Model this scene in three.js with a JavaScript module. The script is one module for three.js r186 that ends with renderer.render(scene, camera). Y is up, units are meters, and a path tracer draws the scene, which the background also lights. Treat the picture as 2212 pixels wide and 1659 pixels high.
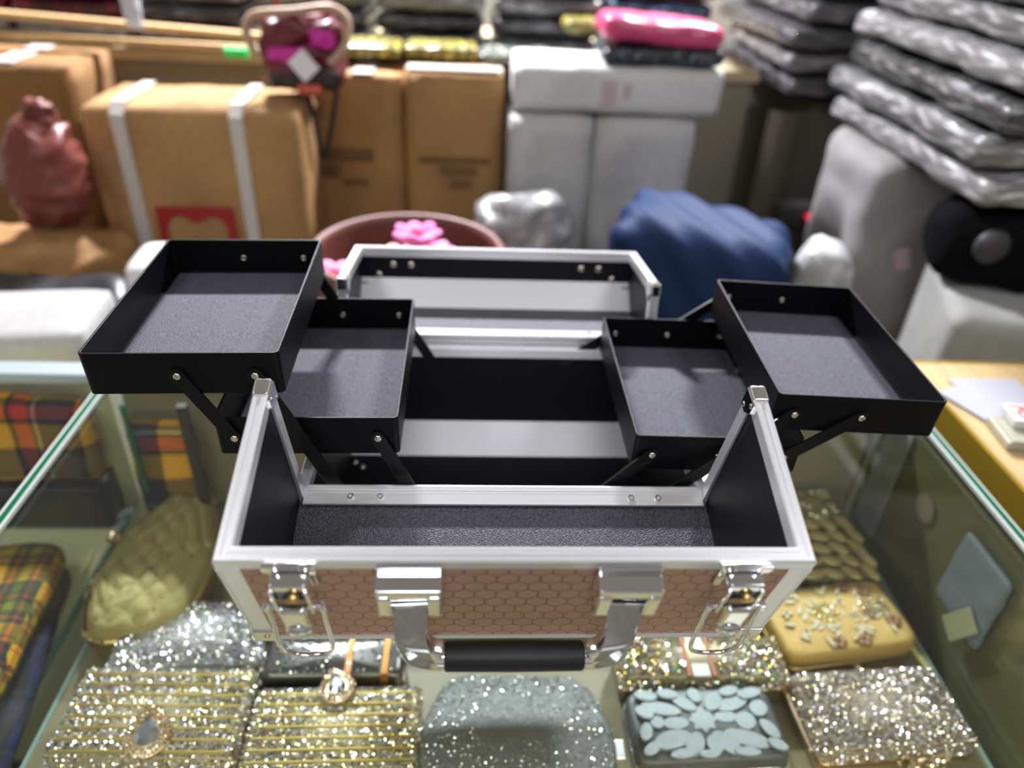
import * as THREE from 'three';
import { RoundedBoxGeometry } from 'three/addons/geometries/RoundedBoxGeometry.js';
import { mergeGeometries, mergeVertices, toCreasedNormals } from 'three/addons/utils/BufferGeometryUtils.js';
import { RectAreaLightUniformsLib } from 'three/addons/lights/RectAreaLightUniformsLib.js';
import { createNoise3D } from 'simplex-noise';

// ---------------------------------------------------------------- camera, light, exposure
const V3 = (x, y, z) => new THREE.Vector3(x, y, z);
const R = (d) => d * Math.PI / 180;
const scene = new THREE.Scene();
scene.background = new THREE.Color(0x0a0a0a);
const camera = new THREE.PerspectiveCamera(2 * Math.atan(829.5 / 1605.77) / Math.PI * 180, 2212 / 1659, 0.02, 30);
camera.position.set(-0.0296, 0.5446, 0.578);
camera.rotation.set(-0.5828, -0.06657, 0.05059, 'YXZ');
camera.focus = 0.545;
camera.userData.fStop = camera.getFocalLength() / 9;        // an aperture 9 mm wide
scene.add(camera);
const renderer = new THREE.WebGLRenderer({ antialias: true });
renderer.toneMapping = THREE.LinearToneMapping;
renderer.toneMappingExposure = 1.0;
renderer.shadowMap.enabled = true;
RectAreaLightUniformsLib.init();
const CEILING = 1.65;
// ceiling lamps: x, z, width, depth, radiance
const PANELS = [[-0.58, -2.05, 0.30, 0.16, 1200], [1.04, -2.05, 0.30, 0.16, 1000], [-0.95, 0.5, 0.5, 0.5, 10], [0.95, 0.6, 0.5, 0.5, 10], [0, 1.7, 0.6, 0.6, 11]];

// ---------------------------------------------------------------- helpers
function mulberry(a) { return () => { a |= 0; a = a + 0x6D2B79F5 | 0; let t = Math.imul(a ^ a >>> 15, 1 | a); t = t + Math.imul(t ^ t >>> 7, 61 | t) ^ t; return ((t ^ t >>> 14) >>> 0) / 4294967296; }; }
const rnd = mulberry(7);
const noise3 = createNoise3D(mulberry(11));
const used = {};
function numbered(name) { const n = used[name] = (used[name] ?? -1) + 1; return n ? `${name}_${String(n).padStart(3, '0')}` : name; }
function shade(m) { m.castShadow = true; m.receiveShadow = true; return m; }
// geometry with uv in metres, laid along the dominant axis of each face
function M(g) {
  if (g.index) g = g.toNonIndexed();
  for (const k of Object.keys(g.attributes)) if (!['position', 'normal'].includes(k)) g.deleteAttribute(k);
  if (!g.attributes.normal) g.computeVertexNormals();
  const p = g.attributes.position, uv = new Float32Array(p.count * 2), a = V3(), b = V3(), c = V3();
  for (let i = 0; i < p.count; i += 3) {
    a.fromBufferAttribute(p, i); b.fromBufferAttribute(p, i + 1); c.fromBufferAttribute(p, i + 2);
    const n = b.clone().sub(a).cross(c.clone().sub(a)), x = Math.abs(n.x), y = Math.abs(n.y), z = Math.abs(n.z);
    for (const [k, v] of [[i, a], [i + 1, b], [i + 2, c]]) {
      uv[2 * k] = x > y && x > z ? v.z : v.x; uv[2 * k + 1] = y >= x && y >= z ? -v.z : v.y;
    }
  }
  g.setAttribute('uv', new THREE.BufferAttribute(uv, 2));
  return g;
}
function obj(name, gs, mat, parent = scene) {
  const list = (Array.isArray(gs) ? gs : [gs]).map(M);
  const m = shade(new THREE.Mesh(list.length > 1 ? mergeGeometries(list) : list[0], mat));
  m.name = parent === scene ? numbered(name) : name; parent.add(m); return m;
}
function tag(o, label, category, group) { o.userData.label = label; o.userData.category = category; if (group) o.userData.group = group; return o; }
function thing(name, label, category, at = [0, 0, 0], turn = 0, group) {
  const o = new THREE.Group(); o.name = numbered(name); scene.add(o); o.position.set(...at); o.rotation.y = turn;
  return tag(o, label, category, group);
}
function struct(name, gs, mat) { const o = obj(name, gs, mat); o.userData.kind = 'structure'; return o; }
const bx = (w, h, d, x = 0, y = 0, z = 0) => new THREE.BoxGeometry(w, h, d).translate(x, y, z);
const rb = (w, h, d, r, x = 0, y = 0, z = 0, s = 3) => new RoundedBoxGeometry(w, h, d, s, r).translate(x, y, z);
const span = (x0, x1, y0, y1, z0, z1) => bx(x1 - x0, y1 - y0, z1 - z0, (x0 + x1) / 2, (y0 + y1) / 2, (z0 + z1) / 2);
function cyl(r, h, x = 0, y = 0, z = 0, axis = 'y', n = 24, r2 = r) {
  const g = new THREE.CylinderGeometry(r2, r, h, n); if (axis === 'x') g.rotateZ(-Math.PI / 2); if (axis === 'z') g.rotateX(Math.PI / 2); return g.translate(x, y, z);
}
function tube(pts, r, n = 40, k = 8, closed = false) { return new THREE.TubeGeometry(new THREE.CatmullRomCurve3(pts.map((p) => V3(...p)), closed, 'centripetal'), n, r, k, closed); }
function poly(pts) { const s = new THREE.Shape(); pts.forEach(([x, y], i) => (i ? s.lineTo(x, y) : s.moveTo(x, y))); s.closePath(); return s; }
const ext = (shape, depth, bevel = 0, seg = 8) => new THREE.ExtrudeGeometry(shape, { depth, bevelEnabled: bevel > 0, bevelThickness: bevel, bevelSize: bevel, bevelOffset: -bevel, bevelSegments: 2, curveSegments: seg });
function roundRect(w, h, r, s = new THREE.Shape()) {
  const x = w / 2, y = h / 2;
  s.moveTo(-x + r, -y); s.lineTo(x - r, -y); s.absarc(x - r, -y + r, r, -Math.PI / 2, 0); s.lineTo(x, y - r); s.absarc(x - r, y - r, r, 0, Math.PI / 2);
  s.lineTo(-x + r, y); s.absarc(-x + r, y - r, r, Math.PI / 2, Math.PI); s.lineTo(-x, -y + r); s.absarc(-x + r, -y + r, r, Math.PI, Math.PI * 1.5); return s;
}
function smooth(g) { g.deleteAttribute('uv'); g.deleteAttribute('normal'); g = mergeVertices(g, 1e-5); g.computeVertexNormals(); return g; }
// a stuffed or crumpled box: rounded, bulged and displaced by noise
function soft(w, h, d, { r = 0.02, n = 14, amp = 0.005, freq = 10, seed = 0, bulge = 0, ridge = 0, taper = 0 } = {}) {
  const N = (l) => Math.max(4, Math.round(n * l / Math.max(w, h, d)));
  let g = new THREE.BoxGeometry(w, h, d, N(w), N(h), N(d)); g = smooth(g);
  const p = g.attributes.position, H = [w / 2, h / 2, d / 2], v = V3(), inner = V3();
  for (let i = 0; i < p.count; i++) {
    v.fromBufferAttribute(p, i); const rr = Math.min(r, ...H);
    inner.set(...['x', 'y', 'z'].map((k, j) => THREE.MathUtils.clamp(v[k], -H[j] + rr, H[j] - rr)));
    const o = v.clone().sub(inner); if (o.lengthSq() > 0) v.copy(inner).addScaledVector(o.normalize(), rr);
    const bx_ = Math.cos(v.x / w * Math.PI), by_ = Math.cos(v.y / h * Math.PI), bz_ = Math.cos(v.z / d * Math.PI);
    if (bulge) { v.x *= 1 + bulge * by_ * bz_ * w ** 0; v.y *= 1 + bulge * bx_ * bz_; v.z *= 1 + bulge * bx_ * by_; }
    if (taper) { const t = 1 - taper * (v.y / h + 0.5); v.x *= t; v.z *= t; }
    const s = seed * 7.3, q = noise3(v.x * freq + s, v.y * freq * 1.3, v.z * freq) + 0.5 * noise3(v.x * freq * 2.3, v.y * freq * 2.7 + s, v.z * freq * 2.3);
    const k = ridge ? 1 - 2 * Math.abs(noise3(v.x * ridge + s, v.y * ridge * 2, v.z * ridge)) : 0;
    v.addScaledVector(o.lengthSq() ? o : v.clone().normalize(), amp * (q + k));
    p.setXYZ(i, v.x, v.y, v.z);
  }
  g.computeVertexNormals(); return g;
}

// ---------------------------------------------------------------- textures
function dataTex(n, f, srgb = true) {
  const a = new Uint8Array(n * n * 4);
  for (let y = 0; y < n; y++) for (let x = 0; x < n; x++) { const c = f(x / n, y / n), i = 4 * (y * n + x); if (typeof c === 'number') a[i] = a[i + 1] = a[i + 2] = c * 255; else { a[i] = c[0] * 255; a[i + 1] = c[1] * 255; a[i + 2] = c[2] * 255; } a[i + 3] = 255; }
  const t = new THREE.DataTexture(a, n, n, THREE.RGBAFormat); t.wrapS = t.wrapT = THREE.RepeatWrapping; t.magFilter = THREE.LinearFilter; t.minFilter = THREE.LinearFilter;
  if (srgb) t.colorSpace = THREE.SRGBColorSpace; t.needsUpdate = true; return t;
}
const sized = (t, w, h = w) => { const c = t.clone(); c.repeat.set(1 / w, 1 / h); c.needsUpdate = true; return c; };
const TAU = Math.PI * 2;
const tn = (u, v, f, s = 0) => { const a = u * TAU, b = v * TAU, k = f / TAU; return 0.5 + 0.5 * noise3(Math.cos(a) * k + Math.cos(b) * k * 0.618 + s, Math.sin(a) * k + s * 1.7, Math.sin(b) * k + Math.cos(b) * k * 0.5); };
const cl = (x) => Math.min(1, Math.max(0, x));
// pebbled plastic grain: distance to scattered points
function grainField(n, cells, seed) {
  const r = mulberry(seed), pts = []; for (let i = 0; i < cells * cells; i++) pts.push([r(), r(), 0.6 + 0.8 * r()]);
  return dataTex(n, (u, v) => {
    const cx = Math.floor(u * cells), cy = Math.floor(v * cells); let best = 9;
    for (let j = -1; j < 2; j++) for (let i = -1; i < 2; i++) { const X = (cx + i + cells) % cells, Y = (cy + j + cells) % cells, q = pts[Y * cells + X]; const dx = cx + i + q[0] - u * cells, dy = cy + j + q[1] - v * cells; best = Math.min(best, Math.hypot(dx, dy) * q[2]); }
    return cl(1 - best);
  }, false);
}
const grain = grainField(256, 40, 3);
const fiber = dataTex(256, (u, v) => cl(0.5 + 0.25 * (tn(u, v, 60) - 0.5) + 0.35 * (tn(u, v, 9, 4) - 0.5) + 0.1 * (rnd() - 0.5)), false);
// embossed hexagon sheet, 11 mm cells
function hexEdge(u, v) {
  const x = u * 2, y = v * 2 * Math.sqrt(3) / Math.sqrt(3); let best = 9, second = 9;
  for (let j = -1; j <= 3; j++) for (let i = -1; i <= 3; i++) { const px = i + (j & 1 ? 0.5 : 0), py = j * 0.8660254; const X = x - px, Y = v * 1.7320508 * 1 - py; const d = Math.hypot(X, Y); if (d < best) { second = best; best = d; } else if (d < second) second = d; }
  return second - best;
}
const hexBump = dataTex(512, (u, v) => { const e = hexEdge(u, v); return cl(Math.min(1, e * 5) * (0.75 + 0.25 * Math.sin(u * 190) * Math.sin(v * 230))); }, false);
const hexColor = dataTex(512, (u, v) => { const e = cl(hexEdge(u, v) * 7), s = 0.62 + 0.38 * e; const f = 0.93 + 0.07 * Math.sin(u * 190) * Math.sin(v * 230); return [0.90 * s * f, 0.72 * s * f, 0.62 * s * f]; });
const hexRep = (t) => sized(t, 0.0255, 0.0221);
const tone = (r, g, b, amt, f1, f2, seed = 0) => dataTex(256, (u, v) => { const k = 1 + amt * ((tn(u, v, f1, seed) - 0.5) * 1.4 + (tn(u, v, f2, seed + 3) - 0.5) + (rnd() - 0.5) * 0.3); return [cl(r * k), cl(g * k), cl(b * k)]; });
const cardTex = tone(0.615, 0.475, 0.295, 0.10, 3, 40, 1);
const woodTex = dataTex(256, (u, v) => { const g = tn(u, v * 0.12, 26, 2), h = tn(u, v * 0.3, 60, 5); const k = 0.9 + 0.14 * g - 0.05 * h; return [0.76 * k, 0.65 * k, 0.45 * k]; });
// colours of crumpled plastic film over cloth: streaks of grey
function filmTex(dark, light, seed, tint = [1, 1, 1]) { return dataTex(256, (u, v) => { const s = tn(u * 1, v, 7, seed), t = tn(u, v, 22, seed + 9); let k = cl((s - 0.3) * 1.5) * 0.7 + 0.3 * t; k = dark + (light - dark) * k * k; return [cl(k * tint[0]), cl(k * tint[1]), cl(k * tint[2])]; }); }
function plaid(base, stripes, n = 256) {
  const at = (u) => { let c = base; for (const [a, b, col] of stripes) if (u >= a && u < b) c = col; return c; };
  return dataTex(n, (u, v) => { const p = at(u), q = at(v), w = ((Math.floor(u * n) + Math.floor(v * n)) % 4 < 2) ? 0.62 : 0.38; const k = 0.9 + 0.2 * rnd(); return [0, 1, 2].map((i) => cl((p[i] * w + q[i] * (1 - w)) * k)); });
}
const tartanTex = plaid([0.10, 0.11, 0.10], [[0, 0.28, [0.75, 0.56, 0.06]], [0.06, 0.09, [0.62, 0.13, 0.06]], [0.36, 0.39, [0.80, 0.30, 0.12]], [0.5, 0.62, [0.42, 0.44, 0.10]], [0.7, 0.73, [0.70, 0.16, 0.10]], [0.82, 0.93, [0.16, 0.2, 0.16]]]);
const redTartanTex = plaid([0.05, 0.06, 0.06], [[0, 0.3, [0.80, 0.58, 0.05]], [0.36, 0.52, [0.70, 0.14, 0.12]], [0.56, 0.6, [0.6, 0.62, 0.58]], [0.7, 0.92, [0.06, 0.09, 0.22]]]);
const blueTartanTex = plaid([0.04, 0.05, 0.10], [[0, 0.35, [0.06, 0.10, 0.30]], [0.45, 0.5, [0.1, 0.3, 0.3]], [0.7, 0.8, [0.02, 0.03, 0.05]]]);

// ---------------------------------------------------------------- materials
const mat = (o) => new THREE.MeshPhysicalMaterial(o);
const lin = (r, g, b) => new THREE.Color().setRGB(r, g, b);
const blackPlastic = mat({ color: lin(0.0022, 0.0022, 0.0036), specularIntensity: 0.35, roughness: 0.45, bumpMap: sized(grain, 0.03), bumpScale: 0.00004 });
const speckle = dataTex(512, (u, v) => { const k = 0.60 + 0.16 * rnd() + 1.1 * (tn(u, v, 64, 2) - 0.5) + 0.25 * (tn(u, v, 20, 6) - 0.5); return cl(k); }, false);
const floorPlastic = mat({ color: lin(0.110, 0.108, 0.140), map: sized(speckle, 0.06), specularIntensity: 0.6, roughness: 0.55, bumpMap: sized(grain, 0.030), bumpScale: 0.00035 });
const lining = mat({ color: lin(0.0045, 0.0048, 0.0068), specularIntensity: 0.45, roughness: 0.42, bumpMap: sized(grain, 0.02), bumpScale: 0.0001 });
const leatherette = mat({ color: lin(0.088, 0.090, 0.112), map: sized(speckle, 0.09), specularIntensity: 0.9, roughness: 0.42, bumpMap: sized(grain, 0.042), bumpScale: 0.00045 });
const armBlack = mat({ color: lin(0.003, 0.003, 0.004), specularIntensity: 0.5, roughness: 0.3 });
const aluminium = mat({ color: lin(0.86, 0.87, 0.89), metalness: 0.72, roughness: 0.34 });
const brushed = mat({ color: lin(0.82, 0.83, 0.85), metalness: 0.25, roughness: 0.5 });
const chrome = mat({ color: lin(0.86, 0.87, 0.88), metalness: 1, roughness: 0.07 });
const nutSteel = mat({ color: lin(0.34, 0.33, 0.32), metalness: 1, roughness: 0.3 });
const nickel = mat({ color: lin(0.72, 0.66, 0.56), metalness: 1, roughness: 0.2 });
const copper = mat({ color: 0xffffff, map: hexRep(hexColor), metalness: 0.4, roughness: 0.34, bumpMap: hexRep(hexBump), bumpScale: 0.0005 });
const gripBlack = mat({ color: lin(0.008, 0.008, 0.009), roughness: 0.5 });
const gold = mat({ color: lin(0.62, 0.42, 0.18), metalness: 1, roughness: 0.26 });
const paleGold = mat({ color: lin(0.70, 0.55, 0.36), metalness: 1, roughness: 0.28 });
const pane = mat({ color: lin(0.955, 0.98, 0.965), transmission: 1, thickness: 0, roughness: 0, ior: 1.5, specularIntensity: 0.55 });
const greenEdge = mat({ color: lin(0.0, 0.10, 0.035), roughness: 0.25 });
const tealEdge = mat({ color: lin(0.22, 0.34, 0.30), roughness: 0.2 });
const silicone = mat({ color: lin(0.5, 0.53, 0.52), roughness: 0.5 });
const olive = mat({ color: lin(0.115, 0.105, 0.05), roughness: 0.14, specularIntensity: 0.8 });
const shelfMat = mat({ color: lin(0.20, 0.18, 0.10), roughness: 0.45 });
const creamShelf = mat({ color: lin(0.62, 0.60, 0.36), roughness: 0.4 });
const darkWood = mat({ color: lin(0.05, 0.04, 0.025), roughness: 0.6 });
const railBlue = mat({ color: lin(0.42, 0.49, 0.51), metalness: 0.4, roughness: 0.4 });
const railGrey = mat({ color: lin(0.22, 0.22, 0.21), roughness: 0.5 });
const card = mat({ map: sized(cardTex, 0.5), roughness: 0.85 });
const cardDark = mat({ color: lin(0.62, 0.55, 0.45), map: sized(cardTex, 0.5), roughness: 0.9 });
const cardPale = mat({ color: lin(1.0, 0.95, 0.9), map: sized(cardTex, 0.5), roughness: 0.85 });
const whiteCard = mat({ map: sized(tone(0.80, 0.80, 0.79, 0.05, 3, 30, 6), 0.5), roughness: 0.7 });
const greyCard = mat({ map: sized(tone(0.72, 0.72, 0.71, 0.07, 3, 20, 8), 0.4), roughness: 0.6 });
const strapWhite = mat({ color: lin(0.50, 0.47, 0.43), roughness: 0.5 });
const printRed = mat({ color: lin(0.30, 0.012, 0.010), roughness: 0.7 });
const printBrown = mat({ color: lin(0.16, 0.09, 0.035), roughness: 0.85 });
const printPale = mat({ color: lin(0.52, 0.40, 0.40), roughness: 0.8 });
const wood = mat({ map: sized(woodTex, 0.4), roughness: 0.5 });

// ---------------------------------------------------------------- the setting: room shell
const RX = 2.3, RB = -3.1, RF = 2.7, FL = -0.95;
const wallPaint = mat({ map: sized(tone(0.70, 0.69, 0.66, 0.04, 2, 30, 12), 1.2), roughness: 0.9 });
const ceilPaint = mat({ color: lin(0.55, 0.55, 0.54), roughness: 0.95 });
const tileFloor = mat({ map: sized(tone(0.55, 0.53, 0.50, 0.08, 3, 30, 14), 0.6), roughness: 0.5 });
struct('floor', span(-RX, RX, FL - 0.1, FL, RB, RF), tileFloor);
struct('ceiling', span(-RX, RX, CEILING, CEILING + 0.1, RB, RF), ceilPaint);
struct('wall_back', span(-RX, RX, FL, CEILING, RB - 0.1, RB), mat({ color: lin(0.16, 0.145, 0.11), roughness: 0.9 }));
struct('wall_front', span(-RX, RX, FL, CEILING, RF, RF + 0.1), wallPaint);
struct('wall_left', span(-RX - 0.1, -RX, FL, CEILING, RB, RF), wallPaint);
struct('wall_right', span(RX, RX + 0.1, FL, CEILING, RB, RF), wallPaint);
const PL = -0.45;
struct('platform', span(-RX, RX, FL, PL, RB, -0.36), darkWood);
{
  const frame = mat({ color: lin(0.7, 0.7, 0.7), roughness: 0.5 });
  const glow = mat({ color: lin(0.9, 0.9, 0.9), emissive: 0xffffff, emissiveIntensity: 3, roughness: 0.6 });
  const where = ['behind the counter on the left', 'behind the counter on the right', 'left of the case', 'right of the case', 'nearest the front wall'];
  PANELS.forEach(([x, z, w, d, power], i) => {
    const t = thing('ceiling_light', `${i < 2 ? 'small bright' : 'large square'} white ceiling lamp ${where[i]}`, 'lamp', [x, CEILING, z], 0, 'panel lamps on the ceiling');
    const ex = w / 2 + 0.02, ez = d / 2 + 0.02;
    for (const q of [1, -1]) { obj('frame', bx(2 * ex, 0.03, 0.02, 0, -0.015, q * ez), frame, t); obj('frame', bx(0.02, 0.03, 2 * ez - 0.02, q * ex, -0.015, 0), frame, t); }
    obj('diffuser', bx(w + 0.01, 0.012, d + 0.01, 0, -0.008, 0), glow, t);
    const l = new THREE.RectAreaLight(0xf6f6ff, power, w, d); l.name = 'panel_glow';
    l.position.set(0, -0.02, 0); l.rotation.x = -Math.PI / 2; t.add(l);
  });
}

// ---------------------------------------------------------------- glass counters
const SH = -0.225;                                           // shelf height under the top pane
function counter(x0, x1, label, shelfM, edges) {
  const t = thing('glass_counter', label, 'display counter');
  const z0 = -0.262, z1 = 0.42;
  obj('top_pane', span(x0 + 0.004, x1 - 0.004, -0.008, 0, z0 + 0.026, z1), pane, t);
  for (const x of edges) {
    obj('side_pane', span(x - 0.003, x + 0.003, -0.90, -0.0085, z0, z1), pane, t);
    const e = obj('glass_edge', span(x - 0.0032, x + 0.0032, -0.008, 0.0012, z0 + 0.03, z1), greenEdge, t);
    obj('sealant', [span(x - 0.0062, x - 0.0034, -0.004, 0.0007, z0 + 0.03, z1), span(x + 0.0034, x + 0.0058, -0.004, 0.0007, z0 + 0.03, z1)], silicone, e);
  }
  obj('back_rail', [rb(x1 - x0 - 0.002, 0.016, 0.032, 0.003, (x0 + x1) / 2, 0.002, z0 + 0.008)], railBlue, t);
  obj('back_panel', span(x0 + 0.004, x1 - 0.004, -0.90, -0.0065, z0 - 0.004, z0 + 0.004), shelfM, t);
  const s = obj('shelf', span(x0 + 0.016, x1 - 0.016, SH - 0.012, SH, z0 + 0.006, z1 - 0.02), shelfM, t);
  for (const x of [x0 + 0.014, x1 - 0.014]) obj('shelf_edge', span(x - 0.002, x + 0.002, SH - 0.01, SH + 0.002, z0 + 0.006, z1 - 0.02), tealEdge, s);
  obj('shelf_back_strip', span(x0 + 0.016, x1 - 0.016, SH, SH + 0.002, z0 + 0.012, z0 + 0.055), railGrey, s);
  obj('base_board', span(x0 + 0.004, x1 - 0.004, -0.95, -0.90, z0, z1), darkWood, t);
  obj('front_pane', span(x0 + 0.004, x1 - 0.004, -0.90, -0.0085, z1 - 0.006, z1), pane, t);
  return t;
}
const C1 = counter(-0.497, 0.553, 'glass display counter of jewelled clutches under the open beauty case', shelfMat, [-0.497, 0.553]);
obj('divider_edge', span(-0.467, -0.461, -0.15, -0.009, -0.203, -0.197), greenEdge, C1);
obj('divider_post', span(-0.398, -0.386, SH, -0.009, -0.206, -0.196), mat({ color: lin(0.012, 0.014, 0.013), roughness: 0.5 }), C1);
obj('side_board', span(0.5575, 0.5625, -0.90, -0.002, -0.262, 0.42), olive, C1);
{ // a strip lamp under the front edge of the top pane
  const t = thing('strip_light', 'warm strip lamp under the front edge of the glass counter', 'lamp', [0.03, -0.012, 0.395]);
  obj('channel', bx(0.9, 0.010, 0.016, 0, 0.002, 0), aluminium, t);
  obj('lens', bx(0.88, 0.004, 0.010, 0, -0.0052, 0), mat({ color: lin(0.9, 0.9, 0.8), emissive: new THREE.Color(1, 0.86, 0.55), emissiveIntensity: 4 }), t);
  const l = new THREE.RectAreaLight(new THREE.Color(1, 0.87, 0.58), 55, 0.86, 0.010); l.name = 'strip_glow'; l.position.set(0, -0.009, -0.002); l.lookAt(0, -1.0, -1.0); t.add(l);
  l.rotation.set(-R(52), 0, 0);
}
counter(-1.52, -0.506, 'neighbouring glass counter of tartan bags at the left edge', creamShelf, [-1.517]);

// ---------------------------------------------------------------- the open beauty case
const L = 0.34, W = 0.2389, HB = 0.135;
const CASE = thing('beauty_case', 'open aluminium framed beauty case with copper hexagon panels and four black cantilever trays', 'cosmetic case');
// aluminium rim profile: (a inward, b above the sealing face)
const RIMP = [[0, -0.0095], [0, -0.0012], [0.001, 0], [0.0032, 0], [0.0037, -0.0014], [0.0056, -0.0014], [0.0061, 0], [0.0086, 0], [0.0096, -0.001], [0.0096, -0.011], [0.0082, -0.011], [0.0082, -0.0095]];
function bar(p0, p1, inward, up, m0 = 0, m1 = 0, prof = RIMP) {
  const a = V3(...p0), b = V3(...p1), d = b.clone().sub(a).normalize(), I = V3(...inward), U = V3(...up), pos = [];
  const at = (e, [x, y], m, s) => e.clone().addScaledVector(I, x).addScaledVector(U, y).addScaledVector(d, s * x * m);
  const n = prof.length, A = prof.map((q) => at(a, q, m0, 1)), B = prof.map((q) => at(b, q, m1, -1));
  for (let i = 0; i < n; i++) { const j = (i + 1) % n; for (const v of [A[i], B[i], B[j], A[i], B[j], A[j]]) pos.push(v.x, v.y, v.z); }
  const tri = THREE.ShapeUtils.triangulateShape(prof.map(([x, y]) => new THREE.Vector2(x, y)), []);
  for (const [i, j, k] of tri) { for (const v of [A[i], A[j], A[k], B[i], B[k], B[j]]) pos.push(v.x, v.y, v.z); }
  let g = new THREE.BufferGeometry(); g.setAttribute('position', new THREE.Float32BufferAttribute(pos, 3)); g.computeVertexNormals();
  const c = I.clone().cross(U).dot(d);
  if (c > 0) { const q = g.attributes.position.array; for (let i = 0; i < q.length; i += 9) for (let k = 0; k < 3; k++) { const s = q[i + 3 + k]; q[i + 3 + k] = q[i + 6 + k]; q[i + 6 + k] = s; } g.computeVertexNormals(); }
  return g;
}
const nutGeo = () => { const s = new THREE.Shape(); for (let i = 0; i < 6; i++) { const a = i * Math.PI / 3; s[i ? 'lineTo' : 'moveTo'](0.0029 * Math.cos(a), 0.0029 * Math.sin(a)); } s.closePath(); const h = new THREE.Path(); h.absarc(0, 0, 0.0015, 0, TAU, true); s.holes.push(h); return ext(s, 0.0016, 0.0003, 10); };
const domeGeo = (r = 0.003, h = 0.0016) => new THREE.LatheGeometry([[r, 0], [r, h * 0.35], [r * 0.8, h * 0.8], [r * 0.4, h], [0, h * 0.86]].map(([x, y]) => new THREE.Vector2(x, y)), 16).rotateX(Math.PI / 2);   // faces +z
const tubularGeo = (r = 0.0022) => new THREE.TorusGeometry(r, 0.0009, 6, 14);

{ // base box
  const b = 0.029, t = 0.0035, xi = L / 2 - 0.0015, zi = W / 2 - 0.0015;
  const walls = [];
  for (const s of [-1, 1]) {
    walls.push(span(-xi, xi, b, HB - 0.009, s > 0 ? zi - 0.0055 : -zi, s > 0 ? zi : -zi + 0.0055).translate(0, 0, 0));
    // end panels: octagon cut at the two bottom long edges
    const e = ext(poly([[-zi + b, 0.004], [zi - b, 0.004], [zi, b + 0.002], [zi, HB - 0.009], [-zi, HB - 0.009], [-zi, b + 0.002]]), 0.0055).rotateY(Math.PI / 2);
    walls.push(e.translate(s > 0 ? xi - 0.0055 : -xi, 0, 0));
  }
  walls.push(span(-xi + 0.0056, xi - 0.0056, 0.004, 0.0085, -zi + b - 0.002, zi - b + 0.002));
  const base = obj('base_box', walls, lining, CASE);
  obj('outer_panel', [span(-xi + 0.004, xi - 0.004, b + 0.004, HB - 0.009, zi, zi + 0.0012), span(-xi + 0.004, xi - 0.004, b + 0.004, HB - 0.009, -zi - 0.0012, -zi), span(xi, xi + 0.0012, b, HB - 0.009, -zi + 0.006, zi - 0.006), span(-xi - 0.0012, -xi, b, HB - 0.009, -zi + 0.006, zi - 0.006)], copper, base);
  for (const s of [-1, 1]) { // wide aluminium strip along the bottom corner, with a lip on each side
    const a = Math.atan2(b, b), len = b * Math.SQRT2;
    const g = [bx(2 * xi - 0.0115, len, 0.0016), bx(2 * xi - 0.0115, 0.0035, 0.0030, 0, len / 2 - 0.002, 0), bx(2 * xi - 0.0115, 0.0035, 0.0030, 0, -len / 2 + 0.002, 0)];
    obj('corner_strip', g.map((q) => q.rotateX(s * a).translate(0, 0.006 + b / 2 + 0.0012, s * (zi - b / 2 - 0.0045))), brushed, base);
    obj('corner_skin', bx(2 * xi, len + 0.006, 0.0018).rotateX(s * a).translate(0, b / 2 + 0.0028, s * (zi - b / 2 + 0.001)), aluminium, base);
  }
  const h = L / 2, w = W / 2;
  obj('base_rim', [bar([-h, HB, w], [h, HB, w], [0, 0, -1], [0, 1, 0], 1, 1), bar([-h, HB, -w], [h, HB, -w], [0, 0, 1], [0, 1, 0], 1, 1), bar([-h, HB, w], [-h, HB, -w], [1, 0, 0], [0, 1, 0], 1, 1), bar([h, HB, w], [h, HB, -w], [-1, 0, 0], [0, 1, 0], 1, 1)], aluminium, base);
  for (const [x, z] of [[-0.157, -0.071], [-0.148, -0.063], [0.157, -0.071], [0.148, -0.063], [-0.157, 0.071], [0.157, 0.071]]) obj('bolt', domeGeo(0.0034, 0.002).rotateX(-Math.PI / 2).translate(x, 0.0085, z), nickel, base);
  for (const sx of [-1, 1]) for (const sz of [-1, 1]) obj('foot', cyl(0.008, 0.004, sx * 0.15, 0.002, sz * (zi - b - 0.008), 'y', 16, 0.0065), gripBlack, base);
}
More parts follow.
